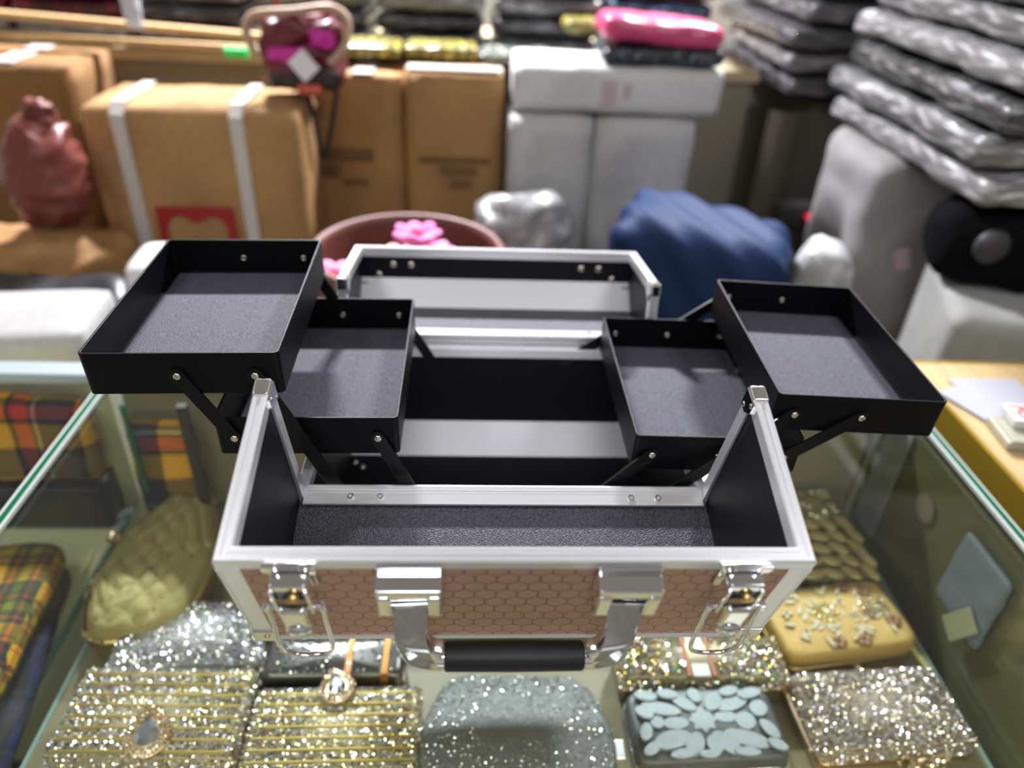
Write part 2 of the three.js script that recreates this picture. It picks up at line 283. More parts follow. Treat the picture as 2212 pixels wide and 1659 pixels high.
// a lid half in its own axes (closed pose): x along the case, y up from the hinge, z outward; hinge line at the origin
function lid(side, w, h, b, angle) {
  const xi = L / 2 - 0.0015, T = 0.0055, zo = -0.0012;
  const root = [];
  root.push(span(-xi, xi, h - T, h - 0.0012, -w + 0.009, -b));                               // top wall
  const mk = (s) => { const q = ext(poly([[zo, 0.012], [zo, h - b], [-b, h - 0.0012], [-w + 0.009, h - 0.0012], [-w + 0.009, 0.009]]), T).rotateY(-Math.PI / 2); return q.translate(s > 0 ? xi : -xi + T, 0, 0); };
  root.push(mk(1), mk(-1));
  const m = obj('lid', root, lining, CASE);
  obj('outer_panel', [span(-xi + 0.012, xi - 0.009, h - 0.0012, h, -w + 0.009, -b - 0.002), span(-xi + 0.012, xi - 0.012, 0.014, h - b - 0.002, zo, 0), ...[-1, 1].map((s) => ext(poly([[-0.013, 0.013], [-0.013, h - b - 0.008], [-b - 0.006, h - 0.014], [-w + 0.014, h - 0.014], [-w + 0.014, 0.013]]), 0.0012).rotateY(-Math.PI / 2).translate(s > 0 ? xi + 0.0012 : -xi, 0, 0))], copper, m);
  obj('side_lining', span(-xi + T, xi - T, 0.009, h - b, -T, zo), leatherette, m);
  // chamfer along the far long edge: broad aluminium strip inside, skin outside
  const len = b * Math.SQRT2, cz = -b / 2, cy = h - b / 2;
  obj('corner_strip', [bx(2 * xi - 2 * T, len - 0.002, 0.0016), bx(2 * xi - 2 * T, 0.0035, 0.003, 0, len / 2 - 0.003, 0), bx(2 * xi - 2 * T, 0.0035, 0.003, 0, -len / 2 + 0.003, 0)].map((q) => q.rotateX(-R(45)).translate(0, cy - 0.0035, cz - 0.0035)), brushed, m);
  obj('corner_skin', bx(2 * xi, len + 0.002, 0.002).rotateX(-R(45)).translate(0, cy, cz), aluminium, m);
  // edge trims: where the outer panels meet
  const tr = [];
  for (const s of [-1, 1]) {
    tr.push(span(s * (xi - 0.006) - 0.006, s * (xi - 0.006) + 0.006, h - 0.0012, h + 0.0006, -w + 0.009, -b));
    tr.push(span(s * (xi + 0.0004) - 0.0011, s * (xi + 0.0004) + 0.0011, h - 0.013, h + 0.0006, -w + 0.009, -b));
    tr.push(span(s * (xi - 0.006) - 0.006, s * (xi - 0.006) + 0.006, 0.009, h - b, -0.0012, 0.0006));
  }
  tr.push(span(-xi, xi, h - 0.0004, h + 0.0007, -b - 0.004, -b + 0.0005));
  obj('edge_trim', tr, aluminium, m);
  // rim round the opening: up both ends from the hinge, then along the seam
  const X = L / 2, G = [];
  G.push(bar([-X, 0, 0], [X, 0, 0], [0, 0, -1], [0, -1, 0], 1, 1));
  for (const s of [-1, 1]) {
    G.push(bar([s * X, 0, 0], [s * X, 0, -w], [-s, 0, 0], [0, -1, 0], 1, 0));
    G.push(bar([s * X, 0, -w], [s * X, h, -w], [-s, 0, 0], [0, 0, -1], 0, 1));
  }
  G.push(bar([-X, h, -w], [X, h, -w], [0, -1, 0], [0, 0, -1], 1, 1));
  obj('rim', G, aluminium, m);
  // flat hinge plate on the side wall with its nuts
  const hp = obj('hinge_plate', [span(-xi + 0.009, xi - 0.009, 0.0006, 0.0168, -0.0104, -0.0088), span(-xi + 0.009, xi - 0.009, 0.0158, 0.0172, -0.0108, -0.0086), span(-xi + 0.009, xi - 0.009, 0.0033, 0.0042, -0.0107, -0.0102), span(-xi + 0.009, xi - 0.009, 0.0062, 0.0068, -0.0106, -0.0102)], aluminium, m);
  for (const x of [-0.123, -0.0995, 0.1005, 0.1225]) obj('nut', nutGeo().rotateX(Math.PI).translate(x, 0.0108, -0.0103), nutSteel, hp);
  // chromed caps where the end rims turn the corner, each with rivets
  for (const s of [-1, 1]) {
    const x = s * (X - 0.0047);
    const c = obj('corner_cap', [rb(0.0106, 0.0108, 0.0108, 0.0036, x, 0.0048, -w + 0.0048, 4), rb(0.0104, 0.0040, 0.013, 0.0016, x, 0.0012, -w + 0.0068), rb(0.0104, 0.013, 0.0040, 0.0016, x, 0.0068, -w + 0.0012), ext(poly([[0, 0], [0.0165, 0], [0.0165, 0.0085], [0.0085, 0.0165], [0, 0.0165]]), 0.0012, 0.0003).rotateY(-Math.PI / 2).translate(s * (X - 0.0098) + (s > 0 ? 0 : 0.0012), 0.001, -w + 0.001)], chrome, m);
    for (const [y, z] of [[0.0050, -w + 0.0142], [0.0142, -w + 0.0050]]) obj('rivet', domeGeo(0.0021, 0.0012).rotateY(-s * Math.PI / 2).translate(s * (X - 0.0108), y, z), nickel, c);
    const k = obj('corner_guard', [rb(0.017, 0.0025, 0.016, 0.001, s * (X - 0.008), h + 0.0008, -b + 0.006 - 0.012), rb(0.0025, 0.016, 0.018, 0.001, s * (X + 0.0004), h - 0.0075, -b - 0.006), rb(0.017, 0.012, 0.0025, 0.001, s * (X - 0.008), h - 0.006, -b + 0.002).rotateX(0)], chrome, m);
    obj('rivet', domeGeo(0.0022, 0.0012).rotateX(-Math.PI / 2).translate(s * (X - 0.009), h + 0.002, -b - 0.007), nickel, k);
  }
  m.position.set(0, HB, side * W / 2);
  m.rotation.set(angle, side > 0 ? 0 : Math.PI, 0, 'YXZ');
  return m;
}
const wF = 0.1444, hF = 0.1292, wB = 0.071, hB = 0.1331;
const lidF = lid(1, wF, hF, 0.0295, 1.88193), lidB = lid(-1, wB, hB, 0.0295, 1.7128);
for (const [x, z] of [[-0.1245, -0.050], [-0.103, -0.050], [0.1245, -0.050], [0.103, -0.050], [-0.142, -0.037], [0.142, -0.037]]) obj('bolt', domeGeo(0.0042, 0.003).rotateX(Math.PI / 2).translate(x, hB - 0.0055, z), nickel, lidB);

// trays: rim centre, size and lie as they hang on the arms
const TW = 0.1441, TL = 0.2051, TH = 0.0359;
const trayWall = (() => {
  const s = roundRect(TW, TL, 0.004); s.holes.push(roundRect(TW - 0.0036, TL - 0.0036, 0.0028, new THREE.Path()));
  return ext(s, TH - 0.001, 0.0005, 6).rotateX(-Math.PI / 2).translate(0, -TH + 0.0005, 0);
})();
const trayFloor = [rb(TW - 0.0034, 0.0024, TL - 0.0034, 0.001, 0, -TH + 0.0017, 0)];
const trayLip = (() => { const s = roundRect(TW - 0.0036, TL - 0.0036, 0.003); s.holes.push(roundRect(TW - 0.011, TL - 0.011, 0.003, new THREE.Path())); return ext(s, 0.0008, 0.0002, 4).rotateX(-Math.PI / 2).translate(0, -TH + 0.0029, 0); })();
const TR = { UL: [-0.2453, 0.2558, 0.0013, 0.0153, 0.0165, 0.0177], UR: [0.2954, 0.2133, -0.0156, -0.0365, -0.0112, 0.0253], LL: [-0.1595, 0.1946, -0.0027, 0.0082, 0.0062, 0.006], LR: [0.1811, 0.173, -0.0109, -0.0131, -0.0033, 0.0055] };
const T = {};
for (const [k, [x, y, z, ro, ya, pi]] of Object.entries(TR)) {
  const m = T[k] = obj('tray', trayWall.clone(), blackPlastic, CASE);
  m.position.set(x, y, z); m.rotation.set(pi, ya, ro, 'YZX'); m.updateMatrixWorld(true);
  const f = obj('tray_floor', trayFloor.map((g) => g.clone()), floorPlastic, m);
  obj('floor_lip', trayLip.clone(), blackPlastic, m);
  const off = k[1] === 'L' ? (k[0] === 'U' ? [-0.004, 0.053] : [-0.0572, -0.0013, 0.0556]) : (k[0] === 'U' ? [0.0027, -0.0548] : [0.057, -0.0003, -0.0566]);
  for (const u of off) { // tubular rivet ends inside the back and front walls
    obj('rivet', [tubularGeo(), cyl(0.0012, 0.0012, 0, 0, -0.0004, 'z', 10)].map((g) => g.translate(u, -0.0185, -TL / 2 + 0.0022)), nickel, m);
    obj('rivet', [tubularGeo()].map((g) => g.translate(u, -0.0185, TL / 2 - 0.0022)), nickel, m);
  }
}
// arms: flat black links on the front and back faces
function arm(p, q, width = 0.0112) {
  const a = V3(...p), b = V3(...q), d = b.clone().sub(a), len = d.length(); d.normalize();
  const r = width / 2, s = new THREE.Shape(); s.absarc(0, 0, r, Math.PI / 2, Math.PI * 1.5); s.lineTo(len, -r); s.absarc(len, 0, r, -Math.PI / 2, Math.PI / 2); s.closePath();
  const g = ext(s, 0.0017, 0.0003, 12).translate(0, 0, -0.00085);
  const n = V3(0, 0, 1).addScaledVector(d, -d.z).normalize(), u = n.clone().cross(d);
  return g.applyMatrix4(new THREE.Matrix4().makeBasis(d, u, n).setPosition(a));
}
const pivot = (k, u, f, gap) => V3(u, -0.0185, f * (TL / 2 + gap)).applyMatrix4(T[k].matrixWorld).toArray();
for (const f of [1, -1]) for (const s of [-1, 1]) {
  const U = s < 0 ? 'UL' : 'UR', D = s < 0 ? 'LL' : 'LR';
  const bz = f * (W / 2 - 0.0086), b1 = [s * 0.072, 0.1185, bz], b2 = [s * (s < 0 ? 0.129 : 0.121), 0.113, bz];
  const mk = (ends, heads) => {
    const m = obj('arm', arm(ends[0], ends[1]), armBlack, CASE);
    for (const h of heads) { const g = domeGeo(0.0029, 0.0015); if (f < 0) g.rotateY(Math.PI); obj('rivet', g.translate(h[0], h[1], h[2] + f * 0.0011), nickel, m); }
  };
  const oU = s < 0 ? [-0.004, 0.053] : [0.0027, -0.0548], oD = s < 0 ? [-0.0572, -0.0013, 0.0556] : [0.057, -0.0003, -0.0566];
  const gap = 0.0014, gap2 = 0.0014;
  mk([pivot(U, oU[0], f, gap), pivot(D, oD[0], f, gap)], [pivot(U, oU[0], f, gap), pivot(D, oD[0], f, gap)]);
  const mid = pivot(D, oD[1], f, gap2), top = pivot(U, oU[1], f, gap2);
  mk([top, b2], [top, mid, b2]);
  mk([pivot(D, oD[2], f, gap), b1], [pivot(D, oD[2], f, gap), b1]);
}
// hardware of the front lid, in the lid's axes laid open: u along x, s down the panel from the seam, p out of the panel
function onPanel(name, gs, m) { // geometry given as (x, -s, p) -> lid axes (x, h + p, -w + s)
  const o = obj(name, gs.map((g) => g.applyMatrix4(new THREE.Matrix4().makeBasis(V3(1, 0, 0), V3(0, 0, -1), V3(0, 1, 0)).setPosition(V3(0, hF + 0.0006, -wF)))), m, CASE);
  o.position.copy(lidF.position); o.quaternion.copy(lidF.quaternion); return o;
}
function sub(name, gs, m, parent) { return obj(name, gs.map((g) => g.applyMatrix4(new THREE.Matrix4().makeBasis(V3(1, 0, 0), V3(0, 0, -1), V3(0, 1, 0)).setPosition(V3(0, hF + 0.0006, -wF)))), m, parent); }
for (const s of [-1, 1]) {
  const x = s * 0.128;
  const base = onPanel('latch', [
    rb(0.030, 0.0075, 0.004, 0.0012, x, -0.002, 0.002), rb(0.026, 0.019, 0.0022, 0.0008, x, -0.016, 0.0012),
    rb(0.009, 0.006, 0.0032, 0.001, x - 0.0105, 0.0005, 0.0030), rb(0.009, 0.006, 0.0032, 0.001, x + 0.0105, 0.0005, 0.0030),
    rb(0.020, 0.007, 0.0085, 0.0015, x, -0.007, 0.0085),                                      // hook block
    rb(0.0025, 0.03, 0.014, 0.001, x - 0.0095, -0.023, 0.0075), rb(0.0025, 0.03, 0.014, 0.001, x + 0.0095, -0.023, 0.0075),   // side cheeks
    cyl(0.0016, 0.033, x, -0.031, 0.0125, 'x', 12), rb(0.004, 0.005, 0.005, 0.001, x - 0.016, -0.031, 0.0125), rb(0.004, 0.005, 0.005, 0.001, x + 0.016, -0.031, 0.0125),
  ], chrome);
  sub('lever', [rb(0.0155, 0.028, 0.006, 0.0025, x, -0.037, 0.0165, 4), cyl(0.0078, 0.006, x, -0.050, 0.0165, 'z', 28), new THREE.SphereGeometry(0.0078, 24, 10).scale(1, 1, 0.55).translate(x, -0.050, 0.0185)], chrome, base);
  sub('lock_plate', [rb(0.0165, 0.012, 0.007, 0.001, x, -0.0165, 0.0085)], mat({ color: lin(0.10, 0.16, 0.20), metalness: 0.7, roughness: 0.2 }), base);
  sub('key_cylinder', [cyl(0.0042, 0.004, x + 0.002, -0.016, 0.0135, 'z', 20), cyl(0.0026, 0.0052, x + 0.002, -0.016, 0.0135, 'z', 20), bx(0.0008, 0.0036, 0.0004, x + 0.002, -0.016, 0.0162)], gold, base);
  const y0 = -0.031, y1 = -0.094, w = 0.0155, z0 = 0.0125, z1 = 0.0185;
  sub('wire_loop', [tube([[x - w, y0, z0], [x - w, y0 - 0.02, z0 + 0.002], [x - w, y1 + 0.014, z1], [x - w * 0.72, y1 + 0.003, z1], [x, y1, z1], [x + w * 0.72, y1 + 0.003, z1], [x + w, y1 + 0.014, z1], [x + w, y0 - 0.02, z0 + 0.002], [x + w, y0, z0]], 0.0016, 60, 8)], chrome, base);
}
{ // handle: two brackets on the panel, arched chrome legs, black grip
  const br = [];
  for (const s of [-1, 1]) {
    const x = s * 0.0625;
    br.push(rb(0.037, 0.030, 0.0035, 0.001, x, -0.016, 0.0018), rb(0.037, 0.009, 0.013, 0.0015, x, -0.0105, 0.0085));
    for (const d of [-1, 1]) br.push(rb(0.0085, 0.025, 0.014, 0.0022, x + d * 0.0142, -0.0245, 0.0095), cyl(0.0052, 0.0085, x + d * 0.0142, -0.036, 0.0105, 'x', 20));
    br.push(cyl(0.0024, 0.037, x, -0.0345, 0.0105, 'x', 14));
  }
  const h = onPanel('handle', br, chrome);
  const gy = -0.083, gz = 0.0225;
  for (const s of [-1, 1]) { // curved flat leg: swept band from the pivot to the grip end
    const pts = [], n = 22, wd = 0.0085;
    const path = (t) => { const a = t * Math.PI / 2; return [s * (0.0625 - 0.017 * (1 - Math.cos(a)) ** 1.5 - 0.0 * t), -0.034 - 0.0495 * Math.sin(a) ** 1.15, 0.0105 + 0.012 * t]; };
    const sh = new THREE.Shape();
    sh.moveTo(0.0725, -0.031); sh.lineTo(0.0735, -0.050); sh.bezierCurveTo(0.0735, -0.078, 0.062, -0.094, 0.0445, -0.0945); sh.lineTo(0.0445, -0.0715); sh.bezierCurveTo(0.051, -0.0715, 0.0535, -0.066, 0.0535, -0.056); sh.lineTo(0.0525, -0.031); sh.closePath();
    const g = ext(sh, 0.0075, 0.0016, 20); g.translate(0, 0, 0.0045);
    const p = g.attributes.position; for (let i = 0; i < p.count; i++) { const k = cl((-p.getY(i) - 0.034) / 0.05); p.setZ(i, p.getZ(i) + 0.0155 * k * k * (3 - 2 * k)); if (s < 0) p.setX(i, -p.getX(i)); }
    if (s < 0) { const a = p.array; for (let i = 0; i < a.length; i += 9) for (let k = 0; k < 3; k++) { const q = a[i + 3 + k]; a[i + 3 + k] = a[i + 6 + k]; a[i + 6 + k] = q; } }
    g.deleteAttribute('normal'); g.deleteAttribute('uv');
    sub('handle_leg', [toCreasedNormals(g, 0.5)], chrome, h);
    sub('collar', [cyl(0.0068, 0.005, s * 0.0455, gy, gz + 0.001, 'x', 24)], chrome, h);
  }
  sub('grip', [new THREE.LatheGeometry([[0, -0.0435], [0.0082, -0.0435], [0.0092, -0.0422], [0.0094, -0.02], [0.0096, 0], [0.0094, 0.02], [0.0092, 0.0422], [0.0082, 0.0435], [0, 0.0435]].map(([a, b]) => new THREE.Vector2(a, b)), 40).rotateZ(-Math.PI / 2).translate(0, gy, gz + 0.001)], gripBlack, h);
}

// ---------------------------------------------------------------- clutches on the counter shelf
const stoneGeo = new THREE.IcosahedronGeometry(1, 0);
const stoneMat = mat({ color: 0xffffff, metalness: 0.92, roughness: 0.12 });
function stones(name, parent, pts, r, palette, seed, flat = 0.7) {
  const q = mulberry(seed), m = shade(new THREE.InstancedMesh(stoneGeo, stoneMat, pts.length)), d = new THREE.Object3D(), c = new THREE.Color();
  pts.forEach(([x, y, z], i) => {
    d.position.set(x, y, z); d.rotation.set(q() * 0.9 - 0.45, q() * 6.3, q() * 0.9 - 0.45); const k = r * (0.82 + 0.36 * q()); d.scale.set(k, k * flat, k); d.updateMatrix(); m.setMatrixAt(i, d.matrix);
    const [a, b, e] = palette[Math.floor(q() * palette.length)], s = 0.75 + 0.5 * q(); m.setColorAt(i, c.setRGB(a * s, b * s, e * s));
  });
  m.name = name; m.userData.kind = 'stuff'; parent.add(m); return m;
}
const GOLDSILVER = [[0.85, 0.84, 0.80], [0.95, 0.95, 0.95], [0.72, 0.64, 0.42], [0.85, 0.76, 0.40], [0.6, 0.56, 0.48], [0.8, 0.79, 0.74], [0.95, 0.93, 0.8], [0.55, 0.55, 0.85], [0.9, 0.88, 0.84], [0.34, 0.29, 0.2]];
const SILVER = [[0.8, 0.82, 0.85], [0.95, 0.95, 0.95], [0.55, 0.57, 0.58], [0.35, 0.36, 0.36], [0.7, 0.72, 0.7], [0.55, 0.58, 0.8], [0.8, 0.78, 0.6]];
const MIXED = [[0.85, 0.85, 0.85], [0.6, 0.5, 0.35], [0.75, 0.65, 0.5], [0.95, 0.92, 0.85], [0.4, 0.34, 0.28], [0.5, 0.5, 0.62], [0.7, 0.66, 0.6]];
function inPoly(P, x, z) { let c = false; for (let i = 0, j = P.length - 1; i < P.length; j = i++) if ((P[i][1] > z) !== (P[j][1] > z) && x < (P[j][0] - P[i][0]) * (z - P[i][1]) / (P[j][1] - P[i][1]) + P[i][0]) c = !c; return c; }
// outline polygon -> flat clutch body with rounded upper edge; crown(x,z) gives the height of the top
function outlineOf(P, r = 0.012, n = 6) { // rounds the corners of a polygon
  const out = [], N = P.length;
  for (let i = 0; i < N; i++) {
    const a = P[(i + N - 1) % N], b = P[i], c = P[(i + 1) % N], la = Math.hypot(a[0] - b[0], a[1] - b[1]), lc = Math.hypot(c[0] - b[0], c[1] - b[1]), k = Math.min(r, la * 0.45, lc * 0.45);
    const p = [b[0] + (a[0] - b[0]) / la * k, b[1] + (a[1] - b[1]) / la * k], q = [b[0] + (c[0] - b[0]) / lc * k, b[1] + (c[1] - b[1]) / lc * k];
    for (let j = 0; j <= n; j++) { const t = j / n; out.push([(1 - t) ** 2 * p[0] + 2 * t * (1 - t) * b[0] + t * t * q[0], (1 - t) ** 2 * p[1] + 2 * t * (1 - t) * b[1] + t * t * q[1]]); }
  }
  return out;
}
// a shell built of rings that shrink towards the middle: profile [inset fraction 0..1, height]
function shell(P, prof) {
  const cx = P.reduce((s, p) => s + p[0], 0) / P.length, cz = P.reduce((s, p) => s + p[1], 0) / P.length, pos = [], idx = [], N = P.length;
  prof.forEach(([k, y]) => P.forEach(([x, z]) => pos.push(cx + (x - cx) * (1 - k), y, cz + (z - cz) * (1 - k))));
  for (let j = 0; j < prof.length - 1; j++) for (let i = 0; i < N; i++) { const a = j * N + i, b = j * N + (i + 1) % N, c = a + N, d = b + N; idx.push(a, c, b, b, c, d); }
  const g = new THREE.BufferGeometry(); g.setAttribute('position', new THREE.Float32BufferAttribute(pos, 3)); g.setIndex(idx);
  const s = 0; // winding: make the outside face out
  let area = 0; P.forEach(([x, z], i) => { const [X, Z] = P[(i + 1) % N]; area += x * Z - X * z; }); if (area < 0) for (let i = 0; i < idx.length; i += 3) [idx[i + 1], idx[i + 2]] = [idx[i + 2], idx[i + 1]];
  g.setIndex(idx); g.computeVertexNormals(); return g;
}
const DOME = (h0, h1) => [[0, h0], [0.0, h1 - 0.010], [0.012, h1 - 0.005], [0.04, h1 - 0.0015], [0.1, h1], [0.4, h1 + 0.002], [0.8, h1 + 0.003], [1, h1 + 0.003]];
const FOOT = (h) => [[1, 0], [0.06, 0], [0.0, 0.006], [0, h]];
function rows(P, h, pitchX, pitchZ, skip, seed, jitter = 0.12) {
  const q = mulberry(seed), xs = P.map((p) => p[0]), zs = P.map((p) => p[1]), x0 = Math.min(...xs), x1 = Math.max(...xs), z0 = Math.min(...zs), z1 = Math.max(...zs), cx = (x0 + x1) / 2, cz = (z0 + z1) / 2, out = [];
  let j = 0;
  for (let z = z0 + 0.001; z < z1; z += pitchZ, j++) for (let x = x0 + (j % 2) * pitchX / 2; x < x1; x += pitchX) if (inPoly(P, x, z) && !(skip && skip(x, z, j))) {
    const e = Math.max(Math.abs(x - cx) / (x1 - cx), Math.abs(z - cz) / (z1 - cz)); out.push([x + (q() - 0.5) * pitchX * jitter, h(e), z + (q() - 0.5) * pitchZ * jitter]);
  }
  const n = P.length; // and down the sides
  return out;
}
function sides(P, y0, y1, pitch) { const out = []; for (let i = 0; i < P.length; i++) { const a = P[i], b = P[(i + 1) % P.length], l = Math.hypot(b[0] - a[0], b[1] - a[1]), k = Math.max(1, Math.round(l / pitch)); for (let j = 0; j < k; j++) for (let y = y0; y < y1; y += pitch) out.push([a[0] + (b[0] - a[0]) * j / k, y, a[1] + (b[1] - a[1]) * j / k]); } return out; }
function clutch(label, at, turn, P, H, bodyM, frameM = paleGold) {
  const t = thing('clutch_bag', label, 'clutch bag', [at[0], SH, at[1]], turn);
  const hb = H * 0.45;
  obj('lower_shell', shell(P, FOOT(hb)), bodyM, t);
  obj('upper_shell', shell(P, DOME(hb + 0.004, H)), bodyM, t);
  const P2 = P.map(([x, z]) => [x * 1.016, z * 1.03]);
  obj('frame', shell(P2, [[0.06, hb - 0.002], [0, hb - 0.0012], [0, hb + 0.0015], [0.006, hb + 0.0022], [0, hb + 0.003], [0, hb + 0.0055], [0.06, hb + 0.0062]]), frameM, t);
  return t;
}
const top = (H) => (e) => H + 0.0025 - 0.006 * Math.max(0, (e - 0.82) / 0.18) ** 2;
const goldBody = mat({ color: lin(0.34, 0.29, 0.15), metalness: 0.4, roughness: 0.45 });
const silverBody = mat({ color: lin(0.34, 0.35, 0.34), metalness: 0.5, roughness: 0.4 });
const darkSilver = mat({ color: lin(0.20, 0.20, 0.19), metalness: 0.9, roughness: 0.22 });
const chainGold = mat({ color: lin(0.50, 0.40, 0.10), metalness: 0.6, roughness: 0.35 });
const gem = mat({ color: lin(0.62, 0.68, 0.76), metalness: 0.9, roughness: 0.05 });
function teardrop(r, stretch) { const pts = []; for (let i = 0; i < 28; i++) { const a = i / 28 * TAU; const k = 1 + stretch * Math.max(0, Math.sin(a)) ** 3; pts.push([r * Math.cos(a) * (1 - 0.25 * Math.max(0, Math.sin(a)) ** 2), -r * Math.sin(a) * k]); } return pts; }
function brooch(parent, x, y, z, turn, r, seed, lean = 0) {
  const b = obj('brooch', shell(teardrop(r, 0.32), [[1, 0], [0, 0], [0, 0.003], [0.1, 0.0045], [1, 0.0045]]), paleGold, parent);
  b.position.set(x, y, z); b.rotation.set(lean, turn, 0);
  const pts = []; for (const [k, n] of [[0.93, 34], [0.78, 30], [0.64, 26]]) { const o = teardrop(r * k, 0.32); for (let i = 0; i < n; i++) { const p = o[Math.floor(i / n * 28)], q = o[(Math.floor(i / n * 28) + 1) % 28], f = i / n * 28 % 1; pts.push([p[0] + (q[0] - p[0]) * f, 0.005, p[1] + (q[1] - p[1]) * f]); } }
  stones('beads', b, pts, 0.0017, [[0.85, 0.68, 0.45], [0.75, 0.58, 0.36], [0.95, 0.85, 0.7]], seed);
  const gp = teardrop(r * 0.52, 0.5).filter((_, i) => i % 2 === 0);
  const gg = shell(gp, [[0.0, 0.004], [0.05, 0.0065], [0.45, 0.0092], [1, 0.0092]]).toNonIndexed(); gg.computeVertexNormals();
  obj('crystal', gg, gem, b); return b;
}
const rect = (w, d, r = 0.012) => outlineOf([[-w / 2, -d / 2], [w / 2, -d / 2], [w / 2, d / 2], [-w / 2, d / 2]], r);
{
  // gold and silver striped rhinestone clutch, front left
  let P = rect(0.184, 0.104, 0.008), H = 0.046;
  const band = (x, z, j) => j % 4 === 3;
  let t = clutch('gold and silver striped rhinestone clutch with pear crystal brooch on its face, front left corner', [-0.352, 0.108], -0.02, P, H, goldBody);
  stones('rhinestone', t, [...rows(P, top(H), 0.0030, 0.0031, band, 21), ...sides(P, H * 0.55, H - 0.006, 0.0034)], 0.00165, GOLDSILVER, 22);
  for (let k = 3; k < 33; k += 4) { const z = Math.min(...P.map((q) => q[1])) + 0.001 + k * 0.0031, w = Math.max(...P.map((q) => q[0])) - 0.006; obj('chain_row', rb(2 * w, 0.0018, 0.0012, 0.0005, 0, top(H)(Math.abs(z) / 0.052) + 0.0007, z), chainGold, t); }
  brooch(t, 0.005, H + 0.004, 0.030, 0.15, 0.0235, 25, 0.15);
  obj('clasp', [new THREE.SphereGeometry(0.006, 14, 10).translate(0.008, H * 0.5, 0.058), rb(0.02, 0.006, 0.006, 0.002, 0.008, H * 0.45, 0.055)], gold, t);
  // its neighbour with the brooch at the far edge
  P = rect(0.174, 0.098, 0.008);
  t = clutch('gold and silver striped rhinestone clutch with a brooch at its far edge', [-0.165, 0.130], 0.01, P, H, goldBody);
  stones('rhinestone', t, [...rows(P, top(H), 0.0030, 0.0031, band, 31), ...sides(P, H * 0.55, H - 0.006, 0.0034)], 0.00165, GOLDSILVER, 32);
  for (let k = 3; k < 33; k += 4) { const z = Math.min(...P.map((q) => q[1])) + 0.001 + k * 0.0031, w = Math.max(...P.map((q) => q[0])) - 0.006; obj('chain_row', rb(2 * w, 0.0018, 0.0012, 0.0005, 0, top(H)(Math.abs(z) / 0.052) + 0.0007, z), chainGold, t); }
  brooch(t, -0.002, H + 0.005, -0.042, 0.3, 0.0195, 35, -0.1);
  // silver rhinestone pouch behind
  P = outlineOf([[-0.074, -0.044], [0.062, -0.040], [0.088, 0.046], [-0.088, 0.050]], 0.014); H = 0.040;
  t = clutch('all silver rhinestone clutch under the olive quilted clutch', [-0.345, 0.002], 0.03, P, H, silverBody);
  stones('rhinestone', t, [...rows(P, top(H), 0.0032, 0.0033, null, 41), ...sides(P, 0.008, H - 0.004, 0.0036)], 0.0017, SILVER, 42);
  // dark silver box clutch with amber bands
  P = rect(0.156, 0.050, 0.010); H = 0.050;
  t = clutch('dark mirrored silver box clutch with two amber bands under the front lid', [-0.178, 0.046], 0, P, H, darkSilver, mat({ color: lin(0.4, 0.38, 0.33), metalness: 1, roughness: 0.2 }));
  const amber = mat({ color: lin(0.30, 0.13, 0.02), metalness: 0.5, roughness: 0.3 });
  for (const x of [0.018, 0.058]) obj('amber_band', [rb(0.008, 0.004, 0.051, 0.001, x, H + 0.0015, 0), rb(0.008, H * 0.5, 0.003, 0.001, x, H * 0.72, 0.0255)], amber, t);
  const q = mulberry(51), pts = []; for (let i = 0; i < 170; i++) pts.push([(q() - 0.5) * 0.15, H + 0.003, (q() - 0.5) * 0.046]);
  stones('rhinestone', t, pts, 0.0016, SILVER, 52);
  // multicolour rhinestone box clutch to the right of it
  P = rect(0.192, 0.056, 0.008); H = 0.048;
  t = clutch('multicoloured rhinestone box clutch with two brown bands under the right of the front lid', [0.240, 0.048], -0.01, P, H, mat({ color: lin(0.25, 0.22, 0.14), metalness: 0.6, roughness: 0.4 }));
  stones('rhinestone', t, [...rows(P, top(H), 0.0034, 0.0034, (x) => Math.abs(x + 0.006) < 0.016, 61), ...sides(P, H * 0.55, H - 0.006, 0.0036)], 0.0018, [...MIXED, [0.9, 0.9, 0.2], [0.75, 0.42, 0.15], [0.5, 0.8, 0.7]], 62);
  for (const x of [-0.020, 0.008]) obj('brown_band', [rb(0.006, 0.004, 0.056, 0.001, x, H + 0.0015, 0)], mat({ color: lin(0.22, 0.07, 0.02), metalness: 0.3, roughness: 0.4 }), t);
  obj('silver_panel', [rb(0.020, 0.003, 0.055, 0.001, -0.006, H + 0.001, 0)], silverBody, t);
  // grey glitter trapezoid clutch
  P = outlineOf([[-0.076, -0.062], [0.076, -0.060], [0.104, 0.004], [0.100, 0.056], [-0.100, 0.056], [-0.104, 0.004]], 0.022); H = 0.045;
  const glitterTex = dataTex(512, () => { const k = rnd(); const v = k > 0.93 ? 0.86 : 0.30 + 0.2 * rnd(); return [v * 0.96, v, v * 0.98]; });
  const glitter = mat({ map: sized(glitterTex, 0.12), metalness: 0.5, roughness: 0.4, bumpMap: sized(grain, 0.05), bumpScale: 0.0006 });
  t = clutch('plain grey glitter clutch with sloping sides below the black grip', [0.024, 0.128], -0.02, P, H, glitter, mat({ color: lin(0.5, 0.52, 0.5), metalness: 1, roughness: 0.25 }));
  { const g = [], r = mulberry(71); while (g.length < 900) { const x = (r() - 0.5) * 0.2, z = (r() - 0.5) * 0.12; if (inPoly(P, x * 1.03, z * 1.05)) g.push([x, H + 0.0022, z]); } stones('glitter_flake', t, g, 0.0012, [[0.8, 0.84, 0.82], [0.6, 0.64, 0.62], [0.9, 0.92, 0.95], [0.5, 0.52, 0.5]], 72, 0.4); }
